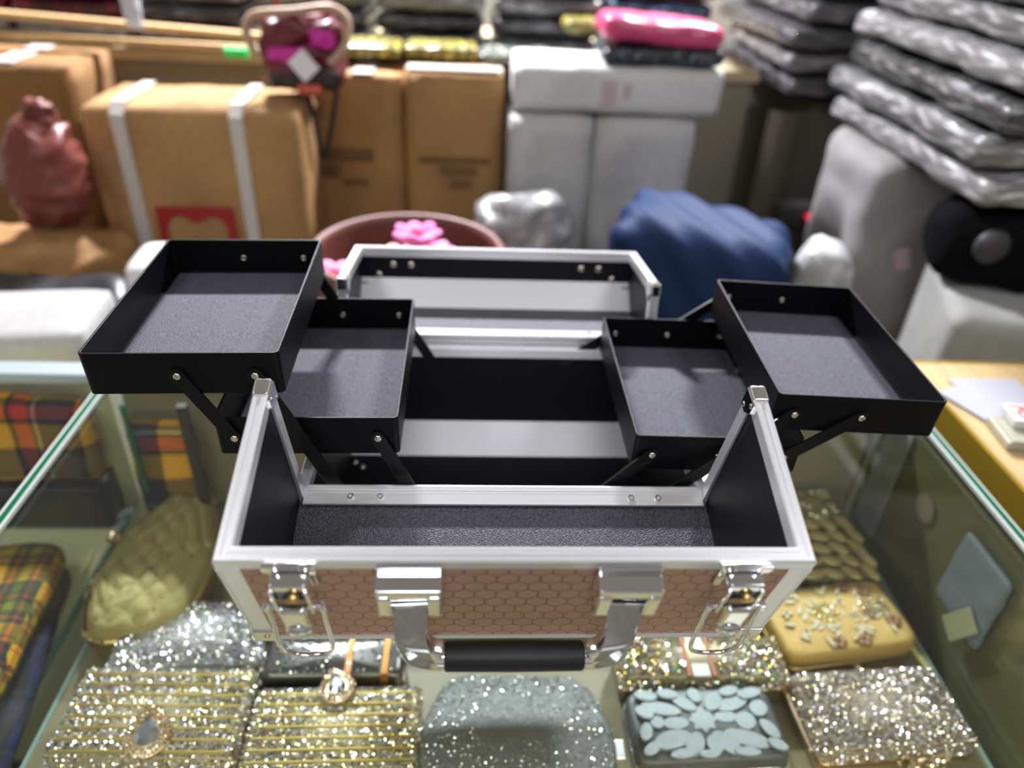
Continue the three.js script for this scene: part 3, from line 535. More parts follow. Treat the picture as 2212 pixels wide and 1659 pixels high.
  obj('clasp', [rb(0.018, 0.014, 0.022, 0.003, 0.104, H * 0.6, 0.018)], mat({ color: lin(0.75, 0.78, 0.76), metalness: 0.9, roughness: 0.3 }), t);
  // silver blue clutch with petal inlay
  P = rect(0.162, 0.084, 0.016); H = 0.042;
  t = clutch('silver blue petal inlay clutch with dark veins beside the grey glitter clutch', [0.226, 0.126], 0.03, P, H, mat({ color: lin(0.085, 0.092, 0.092), metalness: 0.3, roughness: 0.45 }), mat({ color: lin(0.55, 0.56, 0.55), metalness: 1, roughness: 0.15 }));
  const ice = mat({ color: lin(0.22, 0.26, 0.27), metalness: 0.3, roughness: 0.35, bumpMap: sized(grain, 0.03), bumpScale: 0.0002 });
  let lift = 0; const petal = (x, z, a, b, turn) => { lift += 0.00013; const s = new THREE.Shape(); s.absellipse(0, 0, a * 1.10 + 0.0007, b * 1.13 + 0.0008, 0, TAU); obj('petal', ext(s, 0.0022, 0.0006, 10).rotateX(-Math.PI / 2).rotateY(turn).translate(x, H + 0.0010 + lift, z), ice, t); };
  { const s = new THREE.Shape(); for (let i = 0; i < 16; i++) { const r = i % 2 ? 0.0115 : 0.0165, a = i / 16 * TAU; s[i ? 'lineTo' : 'moveTo'](r * Math.cos(a), r * 0.95 * Math.sin(a)); } s.closePath(); obj('petal', ext(s, 0.0022, 0.0006).rotateX(-Math.PI / 2).translate(-0.004, H + 0.0012, -0.002), ice, t); }
  for (const [x, z, a, b, tu] of [[0.022, -0.004, 0.011, 0.0050, 0], [0.042, 0.001, 0.0095, 0.0085, 0.3], [-0.034, 0.001, 0.0125, 0.0055, 0], [-0.0535, -0.001, 0.0065, 0.0055, 0], [0.037, 0.021, 0.0215, 0.0075, -0.32], [0.033, -0.019, 0.0165, 0.0062, 0.28], [-0.042, 0.019, 0.0185, 0.0082, 0.22], [-0.046, -0.016, 0.019, 0.0060, -0.22], [-0.020, 0.025, 0.0125, 0.0078, 1.0], [0.014, 0.025, 0.0145, 0.0075, -0.8], [0.001, 0.026, 0.0075, 0.0085, 0], [0.013, -0.022, 0.0115, 0.0066, 0.85], [-0.020, -0.021, 0.0125, 0.0055, -0.6], [-0.006, -0.030, 0.0075, 0.0060, -1.2], [0.060, -0.012, 0.009, 0.0075, 0.7], [0.064, 0.012, 0.011, 0.0055, -1.0], [-0.065, -0.012, 0.009, 0.0055, -0.5], [-0.068, 0.010, 0.009, 0.0052, 1.2], [0.056, -0.030, 0.012, 0.005, 0.2], [-0.06, -0.031, 0.011, 0.0048, -0.2], [-0.034, 0.035, 0.013, 0.004, 0.1], [0.032, 0.036, 0.012, 0.0038, -0.1], [0.033, -0.033, 0.010, 0.0045, 0.2], [-0.036, -0.032, 0.010, 0.0045, -0.15], [-0.008, 0.037, 0.0095, 0.0032, 0], [0.066, 0.030, 0.009, 0.0045, -0.5], [-0.066, 0.029, 0.009, 0.0045, 0.5]]) petal(x, z, a, b, tu);
  obj('clasp', [rb(0.05, 0.005, 0.006, 0.002, -0.012, H * 0.62, 0.046)], chrome, t);
  // pale rhinestone clutch with gold frame, right
  P = rect(0.172, 0.096, 0.012); H = 0.046;
  t = clutch('pale rhinestone clutch with raised gold frame and beaded bow clasp, front right', [0.424, 0.112], 0.05, P, H, mat({ color: lin(0.36, 0.30, 0.22), metalness: 0.5, roughness: 0.4 }), gold);
  stones('rhinestone', t, [...rows(P, top(H), 0.0030, 0.0031, null, 81), ...sides(P, H * 0.58, H - 0.005, 0.0033)], 0.00165, MIXED, 82);
  obj('side_bar', [rb(0.006, 0.007, 0.082, 0.0025, -0.0915, H * 0.62, -0.006)], paleGold, t);
  { const g = [], r = mulberry(91); for (const s of [-1, 1]) for (let k = 0; k < 60; k++) { const u = r(), a = r() * TAU; g.push([0.024 + s * (0.004 + 0.020 * u), H * 0.62 + 0.010 * Math.sin(a) * (0.4 + u), 0.0535 + 0.004 * Math.cos(a)]); } stones('bow_bead', t, g, 0.0024, [[0.85, 0.72, 0.5], [0.95, 0.86, 0.68], [0.7, 0.55, 0.34]], 92, 1); }
  obj('bow_clasp', [new THREE.SphereGeometry(0.006, 14, 10).scale(1.6, 1, 0.7).translate(0.024, H * 0.62, 0.052)], paleGold, t);
  // yellow embroidered clutch
  P = rect(0.170, 0.098, 0.020); H = 0.052;
  const yellow = mat({ color: lin(0.44, 0.30, 0.085), metalness: 0.25, roughness: 0.5, bumpMap: sized(fiber, 0.03), bumpScale: 0.0008 });
  t = clutch('mustard yellow embroidered clutch with pearl leaves on the right, behind the pale rhinestone clutch', [0.420, -0.006], 0.135, P, H, yellow, mat({ color: lin(0.45, 0.32, 0.12), metalness: 0.9, roughness: 0.3 }));
  { const r = mulberry(101), leaf = mat({ color: lin(0.44, 0.40, 0.25), metalness: 0.1, roughness: 0.4 }), brown = mat({ color: lin(0.17, 0.09, 0.03), metalness: 0.2, roughness: 0.5 });
    for (let i = 0; i < 46; i++) { const x = (r() - 0.5) * 0.145, z = (r() - 0.5) * 0.076, s = new THREE.Shape(); s.absellipse(0, 0, 0.0055 + 0.003 * r(), 0.0024, 0, TAU); obj('leaf', ext(s, 0.0012, 0.0005, 6).rotateX(-Math.PI / 2).rotateY(r() * 6.3).translate(x, H + 0.0025, z), leaf, t); }
    for (const [x, z] of [[-0.02, 0.038], [0.012, 0.040], [0.052, -0.030], [0.040, 0.004], [0.064, 0.018], [0.028, -0.040]]) { const g = []; for (let k = 0; k < 5; k++) { const a = k / 5 * TAU; g.push(new THREE.SphereGeometry(0.0046, 10, 6).scale(1, 0.45, 1).translate(x + 0.0055 * Math.cos(a), H + 0.003, z + 0.0055 * Math.sin(a))); } obj('flower', g, brown, t); }
    const g = []; for (let i = 0; i < 70; i++) { const a = r() * TAU, k = Math.sqrt(r()) * 0.018; g.push([0.052 + k * Math.cos(a), H + 0.0035, -0.006 + k * Math.sin(a)]); } stones('pearl', t, g, 0.0019, [[0.85, 0.8, 0.6], [0.95, 0.9, 0.75]], 102, 1);
    const g2 = []; for (let i = 0; i < 60; i++) { const a = r() * TAU, k = Math.sqrt(r()) * 0.018; g2.push([-0.012 + k * Math.cos(a), H + 0.0035, -0.004 + k * 0.8 * Math.sin(a)]); } stones('pearl', t, g2, 0.0018, [[0.9, 0.85, 0.4], [0.95, 0.93, 0.8]], 103, 1); }
  obj('clasp', [new THREE.SphereGeometry(0.0055, 14, 10).translate(0.002, H * 0.5, 0.056), new THREE.SphereGeometry(0.0045, 14, 10).translate(0.012, H * 0.42, 0.06)], paleGold, t);
  obj('ribbon_tag', [rb(0.007, 0.002, 0.05, 0.0008, 0.074, H * 0.72, 0.062).rotateY(0.05)], mat({ color: lin(0.36, 0.34, 0.10), roughness: 0.5 }), t);
  // gold shell clutch with petals
  P = outlineOf([[-0.05, -0.055], [0.042, -0.055], [0.054, 0.0], [0.05, 0.05], [-0.055, 0.05]], 0.028); H = 0.052;
  t = clutch('rounded gold clutch covered in long overlapping petals, behind the mustard yellow clutch', [0.452, -0.112], 0.05, P, H, mat({ color: lin(0.10, 0.085, 0.04), metalness: 0.4, roughness: 0.5 }));
  const petalGold = mat({ color: lin(0.46, 0.36, 0.14), metalness: 0.55, roughness: 0.35 });
  for (let j = 0; j < 5; j++) for (let i = 0; i < 4; i++) { const s = new THREE.Shape(); s.absellipse(0, 0, 0.0145, 0.0068, 0, TAU); const x = -0.037 + i * 0.0255 + (j % 2) * 0.006, z = -0.042 + j * 0.020; if (inPoly(P, x, z)) obj('petal', ext(s, 0.003, 0.0012, 8).rotateX(-Math.PI / 2).rotateY((i - 1.5) * -0.35 - 0.5).rotateX(0.12).translate(x, H + 0.002 + z * -0.12, z), petalGold, t); }
  // gold clutch standing in the back right corner and its neighbour
  P = rect(0.11, 0.075, 0.02); H = 0.045;
  t = clutch('dull gold beaded clutch in the back right corner of the counter', [0.455, -0.205], 0.1, P, H, goldBody);
  stones('rhinestone', t, rows(P, top(H), 0.0042, 0.0042, null, 111), 0.0021, [[0.5, 0.45, 0.2], [0.35, 0.3, 0.14], [0.6, 0.6, 0.4], [0.25, 0.22, 0.1]], 112);
}
{ // olive quilted clutch: six sided, standing proud on the shelf
  const t = thing('clutch_bag', 'olive gold quilted six sided clutch with knob clasp, back left', 'clutch bag', [-0.418, SH, -0.108], 0);
  const P = outlineOf([[-0.046, 0.122], [-0.072, 0.05], [-0.062, -0.045], [-0.022, -0.128], [0.030, -0.115], [0.066, -0.005], [0.056, 0.092], [0.014, 0.122]], 0.02);
  const q = mat({ color: lin(0.36, 0.31, 0.11), metalness: 0.25, roughness: 0.5, bumpMap: sized(fiber, 0.02), bumpScale: 0.0012 });
  obj('lower_shell', shell(P, FOOT(0.03)), q, t);
  const prof = []; for (let i = 0; i <= 26; i++) { const k = i / 26; prof.push([k, 0.036 + 0.034 * Math.sqrt(1 - (1 - k) ** 4)]); }
  let g = shell(P, prof); const p = g.attributes.position;
  for (let i = 0; i < p.count; i++) { const x = p.getX(i), z = p.getZ(i), u = (x + z * 0.6) / 0.026, v = (x - z * 0.9) / 0.030, e = Math.min(Math.abs(u - Math.round(u)), Math.abs(v - Math.round(v))); if (p.getY(i) > 0.05) p.setY(i, p.getY(i) - 0.0065 * Math.exp(-((e / 0.13) ** 2)) + 0.001 * noise3(x * 200, 3, z * 200)); }
  g.computeVertexNormals(); obj('upper_shell', g, q, t);
  const P2 = P.map(([x, z]) => [x * 1.05, z * 1.03]);
  obj('frame', shell(P2, [[0.08, 0.027], [0, 0.028], [0, 0.032], [0.01, 0.033], [0, 0.034], [0, 0.038], [0.08, 0.039]]), gold, t);
  const bd = []; for (const [x, z] of P2) bd.push([x, 0.0415, z]); stones('bead', t, bd, 0.0022, [[0.75, 0.6, 0.3], [0.9, 0.82, 0.6], [0.4, 0.3, 0.12]], 121, 1);
  const tuft = []; for (let i = -6; i < 7; i++) for (let j = -6; j < 7; j++) { const s = 0.026 * i, d = 0.030 * j, z = (s - d) / 1.5, x = s - 0.6 * z; if (inPoly(P, x * 1.25, z * 1.2)) tuft.push([x, 0.0665 - 3 * (x * x + z * z * 0.4), z]); } stones('tuft_bead', t, tuft, 0.002, [[0.35, 0.2, 0.08], [0.5, 0.35, 0.12]], 123, 1);
  obj('clasp', [new THREE.SphereGeometry(0.0075, 16, 12).translate(-0.078, 0.044, -0.035), cyl(0.004, 0.012, -0.072, 0.04, -0.035, 'y', 12)], paleGold, t);
}
// tartan bags in the neighbouring counter
{
  const tm = mat({ map: sized(tartanTex, 0.085), roughness: 0.85 }), rm = mat({ map: sized(redTartanTex, 0.12), roughness: 0.85 }), bm = mat({ map: sized(blueTartanTex, 0.07), roughness: 0.85 });
  let t = thing('tartan_bag', 'yellow and green tartan pouch lying at the front left edge', 'pouch', [-0.592, SH + 0.052, 0.045], 0.10);
  obj('body', soft(0.148, 0.040, 0.31, { r: 0.02, n: 22, amp: 0.003, freq: 14, bulge: 0.04, seed: 4 }), tm, t);
  t = thing('tartan_bag', 'navy blue tartan pouch under the yellow tartan pouch', 'pouch', [-0.582, SH + 0.016, 0.05], 0.2);
  obj('body', soft(0.15, 0.03, 0.31, { r: 0.014, n: 20, amp: 0.003, freq: 12, seed: 5 }), bm, t);
  t = thing('tartan_bag', 'red, yellow and black tartan bag standing against the back of the left counter', 'pouch', [-0.655, SH + 0.142, -0.226], 0);
  obj('body', soft(0.255, 0.125, 0.04, { r: 0.018, n: 20, amp: 0.003, freq: 12, bulge: 0.04, seed: 6 }).rotateX(-0.08), rm, t);
  const bb = obj('black_box', rb(0.25, 0.073, 0.05, 0.004, -0.655, SH + 0.0375, -0.226), mat({ color: lin(0.012, 0.012, 0.014), roughness: 0.5 })); tag(bb, 'low black box under the red tartan bag at the back left', 'box');
  t = thing('tartan_bag', 'yellow and navy tartan bag standing behind the glass divider', 'pouch', [-0.440, SH + 0.09, -0.226], 0);
  obj('body', soft(0.085, 0.15, 0.034, { r: 0.015, n: 18, amp: 0.003, freq: 12, bulge: 0.04, seed: 7 }).rotateX(-0.08), rm, t);
}
// items on the right side pane
{
  const px = 0.5575;
  let t = thing('coin_purse', 'faded blue grey purse with a pale green tag hanging on the right side board', 'purse', [px - 0.009, -0.10, 0.018], 0);
  obj('body', soft(0.010, 0.105, 0.085, { r: 0.005, n: 14, amp: 0.001, freq: 20, seed: 9 }), mat({ color: lin(0.11, 0.14, 0.15), roughness: 0.6 }), t);
  obj('price_tag', rb(0.002, 0.055, 0.030, 0.0006, 0, -0.0, 0).rotateX(0.5).translate(-0.0085, -0.040, 0.016), mat({ color: lin(0.24, 0.26, 0.15), roughness: 0.6 }), t);
  t = obj('sticker', [cyl(0.019, 0.001, px - 0.0033, -0.09, -0.108, 'x', 28)], mat({ color: lin(0.16, 0.11, 0.085), roughness: 0.5 })); tag(t, 'round dusty pink sticker on the right side board', 'sticker');
  t = obj('ribbon', [span(px - 0.005, px - 0.003, -0.215, -0.03, -0.232, -0.178)], mat({ color: lin(0.24, 0.25, 0.25), roughness: 0.4 })); tag(t, 'broad grey ribbon hanging on the right side board', 'ribbon');
}

// ---------------------------------------------------------------- wooden counter on the right
{
  const t = thing('wooden_counter', 'pale wood topped counter with brass edge on the right', 'counter');
  obj('top', span(0.603, 1.35, -0.026, 0.004, -0.31, 0.42), wood, t);
  obj('brass_edge', [span(0.597, 0.603, -0.040, 0.0045, -0.31, 0.42), span(0.603, 1.35, -0.028, 0.0045, -0.316, -0.31)], mat({ color: lin(0.62, 0.42, 0.05), metalness: 0.75, roughness: 0.3 }), t);
  obj('body', span(0.600, 1.34, -0.95, -0.0405, -0.30, 0.41), mat({ color: lin(0.07, 0.055, 0.02), roughness: 0.5 }), t);
  const paper = mat({ color: lin(0.36, 0.37, 0.41), roughness: 0.8 });
  let p = obj('paper', [bx(0.098, 0.0012, 0.07).rotateY(0.02).translate(0.684, 0.0058, -0.232)], paper); tag(p, 'white paper sheet lying flat on the wooden counter', 'paper');
  p = obj('paper', [bx(0.062, 0.0012, 0.082).rotateY(0.42).translate(0.646, 0.0072, -0.205)], paper); tag(p, 'white paper slip lying askew over the flat sheet', 'paper');
  let k = obj('card_case', [rb(0.064, 0.012, 0.060, 0.003, 0, 0.006, 0), rb(0.056, 0.003, 0.05, 0.001, 0, 0.013, 0.004)], mat({ color: lin(0.36, 0.35, 0.26), roughness: 0.4 })); k.position.set(0.657, 0.004, -0.133); k.rotation.y = -0.12; tag(k, 'olive grey card case under the white card box', 'case');
  const c = thing('card_box', 'small white box with red print on the olive case', 'box', [0.668, 0.0185, -0.150], -0.14);
  obj('body', rb(0.050, 0.012, 0.040, 0.002, 0, 0.006, 0), whiteCard, c);
  obj('print', [bx(0.020, 0.0006, 0.0042, -0.010, 0.0122, -0.012), bx(0.010, 0.0006, 0.0065, -0.006, 0.0122, -0.005).rotateY(0), bx(0.0055, 0.0006, 0.008, -0.014, 0.0122, 0.002), bx(0.018, 0.0006, 0.005, -0.006, 0.0122, 0.010)], mat({ color: lin(0.75, 0.10, 0.10), roughness: 0.6 }), c);
  obj('emblem', [cyl(0.0035, 0.0006, 0.015, 0.0122, 0.009, 'y', 16)], mat({ color: lin(0.08, 0.12, 0.28), roughness: 0.6 }), c);
}

// ---------------------------------------------------------------- stock behind the counter
function carton(name, label, category, [x, y, z], [w, h, d], m, turn = 0, group) { // box with flaps, tape and softened edges; base at y
  const t = thing(name, label, category, [x, y, z], turn, group);
  obj('body', soft(w, h, d, { r: 0.012, n: 16, amp: 0.0022, freq: 6, seed: x * 5 }).translate(0, h / 2, 0), m, t);
  return t;
}
{
  // the strapped carton, left
  const w = 0.43, h = 0.62, d = 0.22;
  let t = thing('strapped_carton', 'brown carton bound with two white straps and stamped in red', 'carton', [-0.593, PL, -1.06], 0.02);
  obj('body', soft(w, h, d, { r: 0.028, n: 22, amp: 0.003, freq: 5, seed: 3 }).translate(0, h / 2, 0), card, t);
  for (const x of [-0.135, 0.092]) obj('strap', [rb(0.027, h - 0.03, 0.003, 0.001, x, h / 2, d / 2 + 0.003), rb(0.027, 0.003, d - 0.04, 0.001, x, h + 0.003, 0), rb(0.027, 0.034, 0.003, 0.001, 0, 0, 0).rotateX(-R(45)).translate(x, h - 0.007, d / 2 - 0.007)], strapWhite, t);
  { // red stamp: square frame with a double arch cut out of it
    const s = roundRect(0.162, 0.17, 0.004), o = new THREE.Path();
    o.moveTo(-0.062, -0.07); o.lineTo(-0.062, 0.035); o.bezierCurveTo(-0.058, 0.066, -0.03, 0.072, -0.012, 0.056); o.bezierCurveTo(-0.004, 0.050, 0.004, 0.050, 0.012, 0.056); o.bezierCurveTo(0.03, 0.072, 0.058, 0.066, 0.062, 0.035); o.lineTo(0.062, -0.07); o.closePath(); s.holes.push(o);
    obj('printed_stamp', ext(s, 0.0012).translate(-0.022, 0.335, d / 2 + 0.0026), printRed, t);
  }
  // dark carton, far left
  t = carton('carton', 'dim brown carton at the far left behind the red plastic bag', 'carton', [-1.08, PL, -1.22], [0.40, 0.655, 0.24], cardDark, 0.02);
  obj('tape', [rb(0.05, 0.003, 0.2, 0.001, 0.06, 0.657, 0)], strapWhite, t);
  // two kraft cartons in the middle
  t = carton('carton', 'kraft carton directly right of the strapped carton', 'carton', [-0.310, PL, -1.28], [0.242, 0.645, 0.20], card, 0.01);
  obj('print', [bx(0.13, 0.028, 0.0015, -0.02, 0.47, 0.1035), bx(0.05, 0.03, 0.0015, -0.06, 0.43, 0.1035), bx(0.06, 0.014, 0.0015, 0.0, 0.405, 0.1035)], printBrown, t);
  obj('tape', [rb(0.045, 0.003, 0.19, 0.001, 0.03, 0.648, 0)], strapWhite, t);
  t = carton('carton', 'kraft carton with dark print beside the white boxes', 'carton', [-0.075, PL, -1.26], [0.225, 0.66, 0.20], card, 0.0);
  obj('print', [bx(0.165, 0.014, 0.0015, 0.0, 0.47, 0.1035), bx(0.09, 0.016, 0.0015, 0.01, 0.445, 0.1035), bx(0.05, 0.018, 0.0015, 0.015, 0.415, 0.1035)], printBrown, t);
  obj('tape', [rb(0.21, 0.003, 0.05, 0.001, 0, 0.664, 0.06)], strapWhite, t);
  // white boxes
  t = carton('white_box', 'long white box laid across two upright white boxes', 'box', [0.284, 0.146, -1.22], [0.462, 0.096, 0.22], whiteCard, -0.02);
  obj('print', [bx(0.03, 0.05, 0.0015, -0.02, 0.045, 0.113), bx(0.016, 0.03, 0.0015, 0.02, 0.05, 0.113)], printPale, t);
  t = carton('white_box', 'upright white box on the left under the long white box', 'box', [0.140, PL, -1.20], [0.19, 0.59, 0.22], greyCard, 0.02);
  t = carton('white_box', 'upright white box on the right under the long white box', 'box', [0.352, PL, -1.195], [0.225, 0.59, 0.22], greyCard, -0.02);
  obj('print', [bx(0.06, 0.012, 0.0015, -0.03, 0.36, 0.1135), bx(0.05, 0.012, 0.0015, -0.035, 0.335, 0.1135), bx(0.02, 0.05, 0.0015, 0.03, 0.30, 0.1135)], printPale, t);
  const film = mat({ map: sized(filmTex(0.55, 0.92, 3), 0.3), roughness: 0.35, clearcoat: 0.4 });
  let s = obj('plastic_sack', soft(0.29, 0.44, 0.13, { r: 0.05, n: 22, amp: 0.012, freq: 7, ridge: 6, seed: 12, taper: 0.35 }).translate(0.08, PL + 0.225, -0.985), film); tag(s, 'crumpled white plastic sack slumped before the upright white boxes', 'sack');
  // packets on the long white box
  s = obj('packet', soft(0.27, 0.034, 0.15, { r: 0.016, n: 18, amp: 0.003, freq: 12, seed: 13 }).translate(0.378, 0.263, -1.20), mat({ map: sized(filmTex(0.15, 0.75, 5, [0.75, 0.9, 1]), 0.12), roughness: 0.3 })); tag(s, 'blue grey plastic packet under the pink packet', 'packet');
  s = obj('packet', soft(0.265, 0.050, 0.15, { r: 0.022, n: 18, amp: 0.004, freq: 11, seed: 14, bulge: 0.05 }).rotateZ(-0.07).translate(0.372, 0.309, -1.20), mat({ color: lin(0.62, 0.06, 0.18), roughness: 0.35, clearcoat: 0.5 })); tag(s, 'bright pink plastic packet on top of the long white box', 'packet');
}
{ // back table with its stock
  const t = thing('back_table', 'pale wooden table along the back wall under the garment packets', 'table', [-0.39, 0, -1.66]);
  obj('table_top', bx(2.15, 0.025, 0.56, 0, 0.185, 0), mat({ color: lin(0.42, 0.34, 0.20), roughness: 0.6 }), t);
  obj('front_panel', bx(2.13, 0.62, 0.02, 0, PL + 0.31 + 0.001, 0.25), mat({ color: lin(0.24, 0.215, 0.155), roughness: 0.8 }), t);
  for (const x of [-1.05, 1.05]) obj('end_panel', bx(0.02, 0.62, 0.5, x, PL + 0.311, -0.01), mat({ color: lin(0.17, 0.155, 0.11), roughness: 0.8 }), t);
  const pl = mat({ map: sized(woodTex, 0.3), color: lin(0.95, 0.9, 0.85), roughness: 0.6 });
  let o = obj('slat', rb(0.74, 0.016, 0.03, 0.004).rotateZ(-0.062).rotateY(0.10).translate(-0.86, 0.262, -1.30), pl); tag(o, 'upper pale wooden slat lying on the back stock at the left', 'slat');
  o = obj('slat', rb(0.70, 0.014, 0.03, 0.004).rotateZ(-0.03).rotateY(0.08).translate(-0.90, 0.232, -1.275), pl); tag(o, 'lower pale wooden slat with a bright green tip beside the handbag', 'slat');
  obj('green_tip', cyl(0.012, 0.05, -0.566, 0.219, -1.252, 'x', 16), mat({ color: lin(0.03, 0.55, 0.12), roughness: 0.4 }), o);
  const yl = mat({ map: sized(filmTex(0.35, 0.98, 15, [1, 0.93, 0.4]), 0.15), roughness: 0.35 }), gl = mat({ map: sized(filmTex(0.3, 0.8, 16, [0.95, 1, 0.9]), 0.12), roughness: 0.35 });
  for (const [x, w, y, m, l, sd] of [[-0.30, 0.20, 0.222, yl, 'yellow plastic packet lying on the kraft cartons', 1], [-0.11, 0.17, 0.226, yl, 'pale yellow plastic packet right of the other yellow packet', 2], [0.065, 0.17, 0.222, gl, 'whitish plastic packet between yellow and green packets', 3], [0.245, 0.13, 0.29, yl, 'lime green and yellow packet beside the pink packet', 4]]) { o = obj('packet', soft(w, 0.028, 0.14, { r: 0.012, n: 14, amp: 0.004, freq: 14, seed: 20 + sd }).translate(x, y + (sd < 3 ? 0.006 : 0), -1.335 - (sd === 4 ? 0.06 : 0)), m); tag(o, l, 'packet'); }
  // wrapped garments in rows on the table
  const G = [[0.28, 0.80, [1, 1, 1.04]], [0.18, 0.62, [1, 1, 1.05]], [0.36, 0.92, [1, 1, 1.02]], [0.14, 0.5, [1, 0.98, 1.05]]].map(([a, b, c], i) => mat({ map: sized(filmTex(a, b, 30 + i, c), 0.5, 0.16), roughness: 0.36, clearcoat: 0.3 }));
  const maroon = mat({ map: sized(filmTex(0.2, 0.65, 40, [1, 0.2, 0.35]), 0.25), roughness: 0.35 }), blue = mat({ map: sized(filmTex(0.25, 0.75, 41, [0.7, 0.9, 1.2]), 0.2), roughness: 0.35 }), redm = mat({ map: sized(filmTex(0.25, 0.75, 42, [1, 0.35, 0.45]), 0.2), roughness: 0.35 });
  const r = mulberry(77), proto = [0, 1, 2].map((k) => M(soft(0.262, 0.040, 0.34, { r: 0.018, n: 20, amp: 0.003, freq: 7, seed: 50 + k })));
  const ORD = ['first', 'second', 'third', 'fourth', 'fifth', 'sixth', 'seventh'], LAY = ['bottom', 'second lowest', 'third lowest', 'top'];
  for (let c = 0; c < 7; c++) for (let k = 0; k < 4; k++) {
    const x = -1.29 + c * 0.287, m = c < 2 && k === 1 ? maroon : c === 6 ? (k % 2 ? redm : blue) : G[(c * 2 + k * 3) % 4];
    const o2 = shade(new THREE.Mesh(proto[(c + k) % 3], m)); o2.name = numbered('garment_packet'); o2.position.set(x + (r() - 0.5) * 0.012, 0.223 + k * 0.047, -1.60 + (r() - 0.5) * 0.03); o2.rotation.y = (r() - 0.5) * 0.06; scene.add(o2);
    tag(o2, `${m === maroon ? 'maroon' : m === blue ? 'blue' : m === redm ? 'red' : 'grey'} wrapped packet, ${LAY[k]} of the ${ORD[c]} stack from the left on the back table`, 'garment packet', 'wrapped garments on the back table');
  }
  o = obj('plastic_wrapper', soft(0.035, 0.12, 0.03, { r: 0.012, n: 12, amp: 0.006, freq: 30, seed: 61 }).translate(-0.78, 0.315, -1.26), mat({ color: lin(0.62, 0.65, 0.70), roughness: 0.25, transmission: 0.4 })); tag(o, 'twist of clear plastic film standing on the slats', 'wrapper');
}
{ // handbag on the cartons
  const t = thing('handbag', 'dark red handbag with tan handles, magenta lining and white tag on the cartons', 'handbag', [-0.385, 0.182, -1.09], 0.05);
  const tan = mat({ color: lin(0.45, 0.30, 0.20), roughness: 0.5 }), red = mat({ color: lin(0.12, 0.010, 0.016), roughness: 0.4 });
  obj('body', soft(0.16, 0.13, 0.09, { r: 0.03, n: 18, amp: 0.008, freq: 12, ridge: 9, seed: 65 }).translate(0, 0.075, 0), red, t);
  obj('lower_pleats', soft(0.14, 0.05, 0.10, { r: 0.02, n: 16, amp: 0.006, freq: 20, seed: 66 }).translate(0.005, 0.03, 0.005), mat({ color: lin(0.035, 0.02, 0.02), roughness: 0.5 }), t);
  obj('handle', tube([[-0.09, 0.07, 0.03], [-0.10, 0.12, 0.03], [-0.085, 0.14, 0.03], [0.0, 0.152, 0.035], [0.075, 0.158, 0.03], [0.098, 0.14, 0.03], [0.092, 0.095, 0.04], [0.06, 0.06, 0.055]], 0.0085, 60, 8), tan, t);
  obj('handle', tube([[-0.05, 0.13, -0.03], [-0.03, 0.20, -0.03], [0.03, 0.21, -0.03], [0.06, 0.13, -0.03]], 0.008, 40, 8), mat({ color: lin(0.25, 0.06, 0.05), roughness: 0.5 }), t);
  obj('lining', [soft(0.05, 0.04, 0.03, { r: 0.015, n: 10, amp: 0.004, freq: 30, seed: 67 }).translate(0.05, 0.105, 0.045), soft(0.08, 0.03, 0.03, { r: 0.014, n: 10, amp: 0.004, freq: 30, seed: 68 }).translate(-0.02, 0.075, 0.048)], mat({ color: lin(0.55, 0.02, 0.28), roughness: 0.5 }), t);
  obj('price_tag', rb(0.042, 0.048, 0.003, 0.001).rotateZ(0.7).translate(0.012, 0.060, 0.074), mat({ color: lin(0.75, 0.72, 0.74), roughness: 0.5 }), t);
  obj('ornament', soft(0.05, 0.022, 0.02, { r: 0.01, n: 10, amp: 0.002, freq: 30, seed: 69 }).translate(0.018, 0.012, 0.066), mat({ color: lin(0.5, 0.09, 0.05), roughness: 0.5 }), t);
  obj('strap', tube([[0.0, 0.04, 0.052], [0.016, -0.03, 0.045], [0.024, -0.12, 0.04], [0.03, -0.135, 0.04], [0.036, -0.12, 0.04], [0.06, -0.03, 0.045], [0.075, 0.04, 0.052]], 0.006, 60, 8), mat({ color: lin(0.02, 0.012, 0.01), roughness: 0.5 }), t);
}
